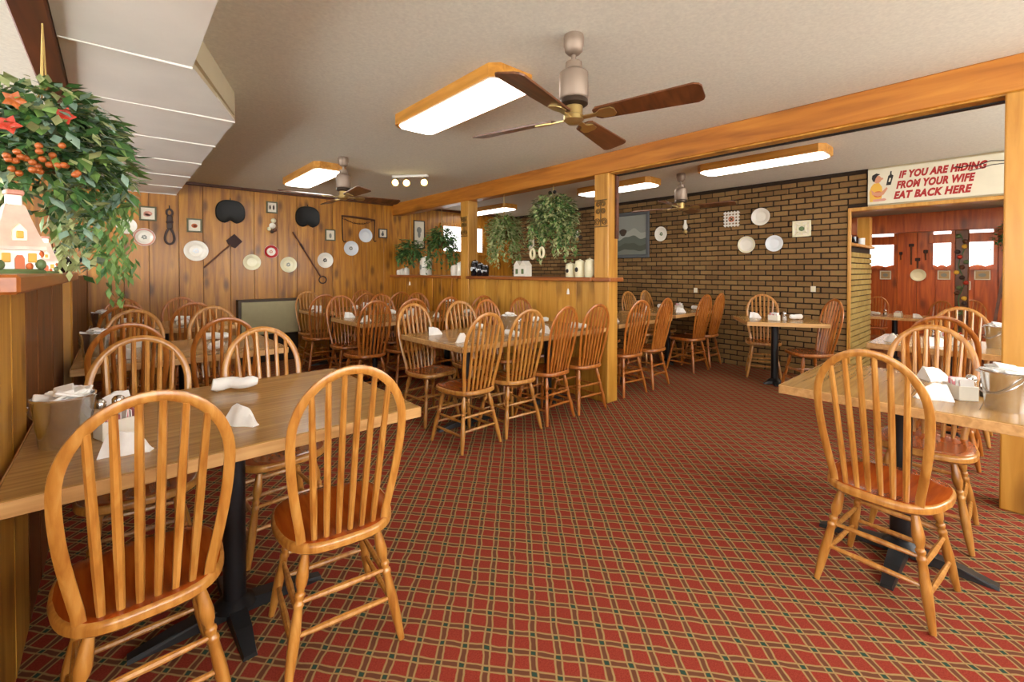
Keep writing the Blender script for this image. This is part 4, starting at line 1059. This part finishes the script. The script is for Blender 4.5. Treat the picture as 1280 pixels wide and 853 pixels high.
# big plant over the left ledge
AVOID[0] = lambda p: p.y < -.13 and p.z < -.47 and p.x < .12
big, rn = hanging_plant(-.20, 2.50, BB, 1.98, .26, .62, 'large trailing plant with orange berries hung over the left ledge', ['leaf_deep', 'leaf_mid', 'leaf_deep', 'leaf_blue', 'leaf_pale'], 9, 3200, (.062, .028), 22, group=None)
lm = B(); leaf_mesh(lm, Vector((0, 0, 0)), Vector((1, 0, 0)), Vector((0, 0, 1)), .12, .055, .5); LM = [lm.mesh('leaf', q) for q in ('leaf_deep', 'leaf_blue', 'leaf_mid')]
for k in range(90):
    a = rn.uniform(-2.6, .4); e = rn.uniform(-.7, .8); r = rn.uniform(.18, .27)
    o = bpy.data.objects.new('leaf', LM[k % 3]); COL.objects.link(o); o.parent = big
    o.location = (r*math.cos(a)*math.cos(e), r*math.sin(a)*math.cos(e), -.2+r*math.sin(e)); o.rotation_euler = (rn.uniform(-.6, .6), rn.uniform(-.2, 1.1), a+rn.uniform(-.5, .5))
    s = rn.uniform(.5, .85); o.scale = (s, s, s)
for k in range(26):   # berries in two clusters
    c = Vector((-.02, -.27, -.31)) if k < 16 else Vector((.07, -.26, -.27))
    B().sphere(c+Vector((rn.uniform(-.045, .045), rn.uniform(-.03, .03), rn.uniform(-.07, .06))), .011, 8, 6).build('berry', 'berry', big, True)
for c, mt in ((Vector((-.06, -.26, -.19)), 'flower_red'), (Vector((.07, -.22, -.12)), 'flower_red'), (Vector((-.05, -.24, -.10)), 'berry')):
    m = B()
    for j in range(5): leaf_mesh(m, c, Vector((math.cos(j*1.257), -.5, math.sin(j*1.257))), Vector((0, -1, 0)), .034, .024, .6)
    m.build('flower', mt, big)
# long trailers to the right
m = B(); m2 = B()
for (bx, by, L, q) in [(.20, .22, .72, 0), (.17, .12, .6, 0), (.07, -.03, .55, 1), (.05, -.06, .58, 1), (.24, .3, .62, 0)]:
    for k in range(150):
        u = rn.random(); p = Vector((bx+rn.uniform(-.035, .035), by+rn.uniform(-.035, .035), -.1-L*u))
        leaf_mesh(m2 if q else m, p, Vector((rn.uniform(-1, 1), rn.uniform(-1, 1), -1.2)), Vector((0, 0, 1)), .05, .02, .3)
for q, mt in ((m, 'leaf_mid'), (m2, 'leaf_pale')): o = q.build('trailing_foliage', mt, big); o['kind'] = 'stuff'
AVOID[0] = None
# plant edge in the back room
hanging_plant(8.85, -.02, C2, 1.95, .2, .3, 'dark green hanging plant in the back room beside the tall post', ['leaf_deep', 'leaf_deep'], 12, 350, (.07, .03), 8, rope_top=C2-.004, group=None)

# ------------------------------------------------------------------ ledge and shelf pottery
def cottage(x, y, z, s, rz, label, smoke=True):
    t = empty('cottage_jar', (x, y, z), R(rz)); t.scale = (s*.76, s*.76, s)
    B().lathe([(.001, 0), (.085, 0), (.088, .008), (.08, .014), (.001, .016)], 24).build('grass_base', 'paint_green', t, True)
    m = B(); v = []
    for zz, w, d in ((.012, .064, .058), (.05, .061, .055), (.085, .058, .052)): v += [(-w, -d, zz), (w, -d, zz), (w, d, zz), (-w, d, zz)]
    m.add(v, [(0, 3, 2, 1), (8, 9, 10, 11)]+[(k*4+i, k*4+(i+1) % 4, k*4+4+(i+1) % 4, k*4+4+i) for k in range(2) for i in range(4)]).build('walls', 'porcelain', t)
    m = B(); v = []
    for zz, w, d in ((.072, .075, .07), (.082, .074, .069), (.125, .056, .05), (.17, .04, .033), (.205, .029, .02), (.212, .024, .014)): v += [(-w, -d, zz), (w, -d, zz), (w, d, zz), (-w, d, zz)]
    rf = m.add(v, [(0, 3, 2, 1), (20, 21, 22, 23)]+[(k*4+i, k*4+(i+1) % 4, k*4+4+(i+1) % 4, k*4+4+i) for k in range(5) for i in range(4)]).build('roof_lid', 'roof_glaze', t)
    B().rbox(-.021, .021, -.018, .018, .205, .248, .004).build('chimney', 'porcelain', rf)
    B().rbox(-.026, .026, -.023, .023, .238, .254, .004).build('chimney_cap', 'paint_pink', rf)
    B().prism([(-.02, .1), (.02, .1), (.02, .13), (0, .15), (-.02, .13)], .035, .066, Matrix(((1, 0, 0, 0), (0, 0, -1, 0), (0, 1, 0, 0), (0, 0, 0, 1)))).build('dormer', 'porcelain_cream', rf)
    B().rbox(-.010, .010, -.070, -.064, .106, .128, .002).build('dormer_window', 'paint_yellow', rf)
    for q in (-1, 1): B().rbox(q*.036-.012, q*.036+.012, -.062, -.055, .034, .062, .002).build('window', 'paint_yellow', t)
    B().prism([(-.013, .014), (.013, .014), (.013, .045), (.007, .056), (-.007, .056), (-.013, .045)], .056, .063, Matrix(((1, 0, 0, 0), (0, 0, -1, 0), (0, 1, 0, 0), (0, 0, 0, 1)))).build('door', 'paint_orange', t)
    for (q, w, zz, r_, mt) in ((-.055, -.06, .026, .016, 'paint_green'), (.06, -.056, .028, .017, 'paint_green'), (.026, -.066, .022, .011, 'paint_orange'), (.068, -.02, .024, .015, 'paint_yellow'), (.07, .022, .03, .018, 'paint_green'), (.062, -.045, .06, .012, 'paint_orange'), (.064, .0, .055, .010, 'paint_pink')): B().sphere((q, w, zz), r_, 8, 6).build('bush', mt, t, True)
    B().rbox(.058, .064, -.012, .012, .04, .066, .002).build('window', 'paint_orange', t)
    return tag(t, label, 'cookie jar', 'cottage jars on the left ledge')
cottage(-.228, 2.02, 1.292, 1.0, 20, 'large white and pink ceramic cottage jar on the left ledge')
cottage(-.185, 2.30, 1.292, .52, 10, 'small ceramic cottage jar beside the large one on left ledge')
t = empty('black_teapot', (-.22, 3.2, 1.292))
B().lathe([(.001, 0), (.04, 0), (.06, .03), (.062, .05), (.045, .085), (.02, .095), (.001, .098)], 18).build('pot', 'black_glaze', t, True)
B().sphere((0, 0, .105), .012, 8, 6).build('lid_knob', 'black_glaze', t, True)
B().tube([(.055, 0, .04), (.085, 0, .06), (.1, 0, .085)], [.013, .009, .007], 8).build('spout', 'black_glaze', t, True)
B().tube([(-.05, 0, .07), (-.09, 0, .07), (-.095, 0, .035), (-.058, 0, .025)], .006, 6).build('handle', 'black_glaze', t, True)
tag(t, 'glossy black teapot under the trailing plant on left ledge', 'teapot')
SH = 1.235
def crock(x, y, r, h, mat, label, group, dark=None, lid=True, z=SH):
    t = empty('lidded_crock', (x, y, z))
    B().lathe([(.001, 0), (r*.9, 0), (r, r*.15), (r, h*.72), (r*.85, h*.82), (r*.8, h*.85)], 18).build('crock_body', mat, t, True)
    B().lathe([(r*.86, h*.84), (r*.86, h*.88), (r*.4, h*.95), (r*.15, h*.96), (r*.2, h), (.001, h)], 18).build('lid', mat, t, True)
    if dark: B().prism(ell(0, 0, r*.35, h*.13), 0, .004, Matrix(((0, 0, -1, -r*.99), (-1, 0, 0, 0), (0, 1, 0, h*.42), (0, 0, 0, 1)))).build('painted_spot', dark, t)
    return tag(t, label, 'crock', group)
g = 'crocks on the half wall shelf'
crock(3.66, 2.90, .055, .20, 'porcelain_cream', 'cream crock on half wall shelf, touching the end post', g)
crock(3.66, 3.03, .058, .19, 'porcelain_cream', 'cream crock with dark spot on half wall shelf, middle of three', g, 'ink_black')
crock(3.66, 3.16, .055, .16, 'porcelain_cream', 'shorter cream crock with dark spot on half wall shelf', g, 'ink_black')
crock(3.66, 4.643, .05, .15, 'black_glaze', 'black glazed crock on half wall shelf, smallest', g, 'porcelain_blue')
crock(3.66, 4.75, .055, .18, 'black_glaze', 'black glazed crock on half wall shelf, between two others', g, 'porcelain_blue')
crock(3.66, 4.865, .058, .22, 'black_glaze', 'black glazed crock on half wall shelf, against the middle post', g, 'porcelain_blue')
crock(3.66, 5.20, .065, .20, 'porcelain', 'white crock on half wall shelf, against the middle post', g)
crock(3.66, 5.345, .06, .16, 'porcelain', 'white crock on half wall shelf, second from the middle post', g)
crock(3.66, 6.15, .095, .30, 'porcelain', 'tall white crock on half wall shelf under the dark plants', g, 'paint_grey')
for k, yy in enumerate((6.78, 6.9, 7.02)): crock(3.66, yy, .05, .13-.02*k, 'porcelain', ['white sugar crock on half wall shelf in the corner, tallest of three', 'white sugar crock on half wall shelf in the corner, middle of three', 'white sugar crock on half wall shelf in the corner, touching plank wall'][k], g)
# twin-roof ceramic house on the shelf
t = empty('ceramic_house', (3.66, 3.915, SH), R(-90))
B().rbox(-.11, .11, -.05, .05, 0, .13, .006).build('house_walls', 'porcelain', t)
for s in (-1, 1): B().prism([(-.055, 0), (.055, 0), (0, .06)], -.052, .052, Matrix(((1, 0, 0, s*.055), (0, 0, -1, 0), (0, 1, 0, .128), (0, 0, 0, 1)))).build('gable_roof', 'porcelain', t)
for s in (-1, 1): B().rbox(s*.05-.02, s*.05+.02, -.055, -.049, .03, .09, .002).build('window', 'paint_green', t)
tag(t, 'white ceramic house with two gables on half wall shelf', 'ceramic house')
# fan pull / tag hanging below the shelf
for (y, z, lab) in ((3.13, 1.11, 'small white tassel hanging under half wall shelf near the crocks'), (6.53, 1.125, 'small white tassel hanging under half wall shelf near the plank wall')):
    t = empty('hanging_tassel', (3.585, y, z)); B().turned((0, 0, .06), (0, 0, 0), [(0, .002), (1, .002)], 5).build('string', 'rope', t); B().turned((0, 0, .005), (0, 0, -.055), [(0, .005), (.4, .012), (1, .016)], 8).build('tassel', 'porcelain', t, True)
    tag(t, lab, 'tassel', 'tassels under the shelf')
# wrought iron scroll brackets on posts
def scroll(y, z, x=3.593, label=''):
    t = empty('iron_scroll', mw=Matrix(((0, 0, -1, x), (-1, 0, 0, y), (0, 1, 0, z), (0, 0, 0, 1))))
    def spiral(cx, cy, s, r0=.036): return [(cx+s*(r0*(1-.75*k/22))*math.cos(k*.5), cy+(r0*(1-.75*k/22))*math.sin(k*.5), .008) for k in range(23)]
    for (cx, cy, s) in ((-.045, -.075, 1), (.045, -.075, -1), (-.03, .03, 1), (.03, .03, -1), (-.03, .10, 1), (.03, .10, -1)): B().tube(spiral(cx, cy, s, .038 if cy < 0 else .03), .0045, 5).build('scroll', 'scroll_iron', t, True)
    B().rbox(-.085, .085, -.125, -.115, .002, .012, .002).build('lower_bar', 'scroll_iron', t); B().rbox(-.075, .075, .135, .145, .002, .012, .002).build('upper_bar', 'scroll_iron', t)
    B().rbox(-.004, .004, -.12, .14, .002, .010, .001).build('stem', 'scroll_iron', t)
    return tag(t, label, 'iron ornament', 'iron scrolls on the posts')
scroll(2.71, 1.86, label='wrought iron scroll ornament on the end post of the half wall')
scroll(5.02, 1.90, label='wrought iron scroll ornament on the middle post of the half wall')

# ------------------------------------------------------------------ back room details
def on_back(y, z, off=.0): return Matrix(((0, 0, -1, XF-.024-off), (-1, 0, 0, y), (0, 1, 0, z), (0, 0, 0, 1)))
def pix_back(px, py):
    s, c = math.sin(YAW), math.cos(YAW); u = (px-640)/F; k = (XF-.02)/(s+c*u); return ((c-s*u)*k, CAMH-(py-HORIZON)/F*k)
for (px, py, w, h, lab) in [(1107, 344, .09, .09, 'small framed print under the leftmost back room window'), (1180, 344, .09, .09, 'small framed print under the narrow back room window'), (1208, 357, .06, .085, 'small framed print beside the ornamented back room post'), (1228, 344, .105, .09, 'framed print under the right back room window')]:
    y, z = pix_back(px, py); picture(on_back(y, z), w, h, 'paper', lab, [('paint_grey', [(0, 0, w*.5, h*.4)])], 'tan_paper', group='prints in the back room')
y, z = pix_back(1148, 344); plate(on_back(y, z, .01), .12, 'porcelain_cream', 'round cream platter on the back room wall', 'back room wall pieces')
for (px, py, h, w, lab) in [(1139, 318, .42, .03, 'long dark tool on the back room wall'), (1147, 329, .2, .03, 'short dark tool above the round platter'), (1157, 319, .2, .025, 'dark hooked tool beside the narrow back room window'), (1126, 320, .16, .02, 'small dark tool beside the leftmost back room window')]:
    y, z = pix_back(px, py); t = empty('wall_tool', mw=on_back(y, z, .004))
    B().tube([(0, -h/2, .01), (0, h/2-.05, .01)], w*.5, 7).build('tool_handle', 'old_wood', t, True); B().rbox(-w*1.3, w*1.3, h/2-.06, h/2, 0, .025, .006).build('tool_head', 'rust', t)
    tag(t, lab, 'tool', 'tools on the back room wall')
# ornaments wound on the post
t = empty('ornament_garland', (9.19, .49, .35)); B().tube([(-.02+.02*math.sin(k*.9), .03*math.cos(k*.9), k*.075) for k in range(21)], .006, 6).build('vine', 'leaf_deep', t)
for k in range(20):
    B().sphere((-.035+.01*math.sin(k*2.1), .05*math.sin(k*1.7), .03+k*.075), .032, 8, 6).build('bauble', ['flower_red', 'leather', 'paint_yellow', 'old_wood', 'paint_green'][k % 5], t, True)
tag(t, 'garland of dark red ornaments hanging on the back room post', 'garland')
# dark leaning boards near the opening
t = empty('leaning_easel', (8.55, .02, Z2+.012), R(-90))
for s in (-1, 1):
    B().tube([(s*.22, .0, 0), (s*.05, .25, 1.5)], .022, 4).build('front_leg', 'beam_dark', t)
B().tube([(0, .62, 0), (0, .25, 1.5)], .022, 4).build('rear_leg', 'beam_dark', t)
for z in (.35, .75, 1.15): B().rbox(-.2+.11*z, .2-.11*z, .155*z-.012, .155*z+.02, z-.03, z+.03, .004).build('rung', 'beam_dark', t)
tag(t, 'dark wooden folding stand in the back room beside the opening', 'stand')
# pieces on the sill of the pass-through
for k, (dx, mt, lab) in enumerate([(.12, 'porcelain', 'white mug on the pass-through sill, next to brick wall'), (.45, 'black_glaze', 'dark mug on the pass-through sill'), (.85, 'porcelain_blue', 'pale blue mug on the pass-through sill')]):
    t = empty('mug', (6.55+dx, BY0+.06, 1.635)); B().lathe([(.001, 0), (.04, 0), (.043, .01), (.045, .10), (.041, .10), (.039, .012), (.001, .01)], 16, cap=False).build('cup', mt, t, True)
    B().tube([(.043, 0, .08), (.075, 0, .07), (.075, 0, .035), (.043, 0, .025)], .006, 6).build('handle', mt, t, True); tag(t, lab, 'mug', 'mugs on the sill')
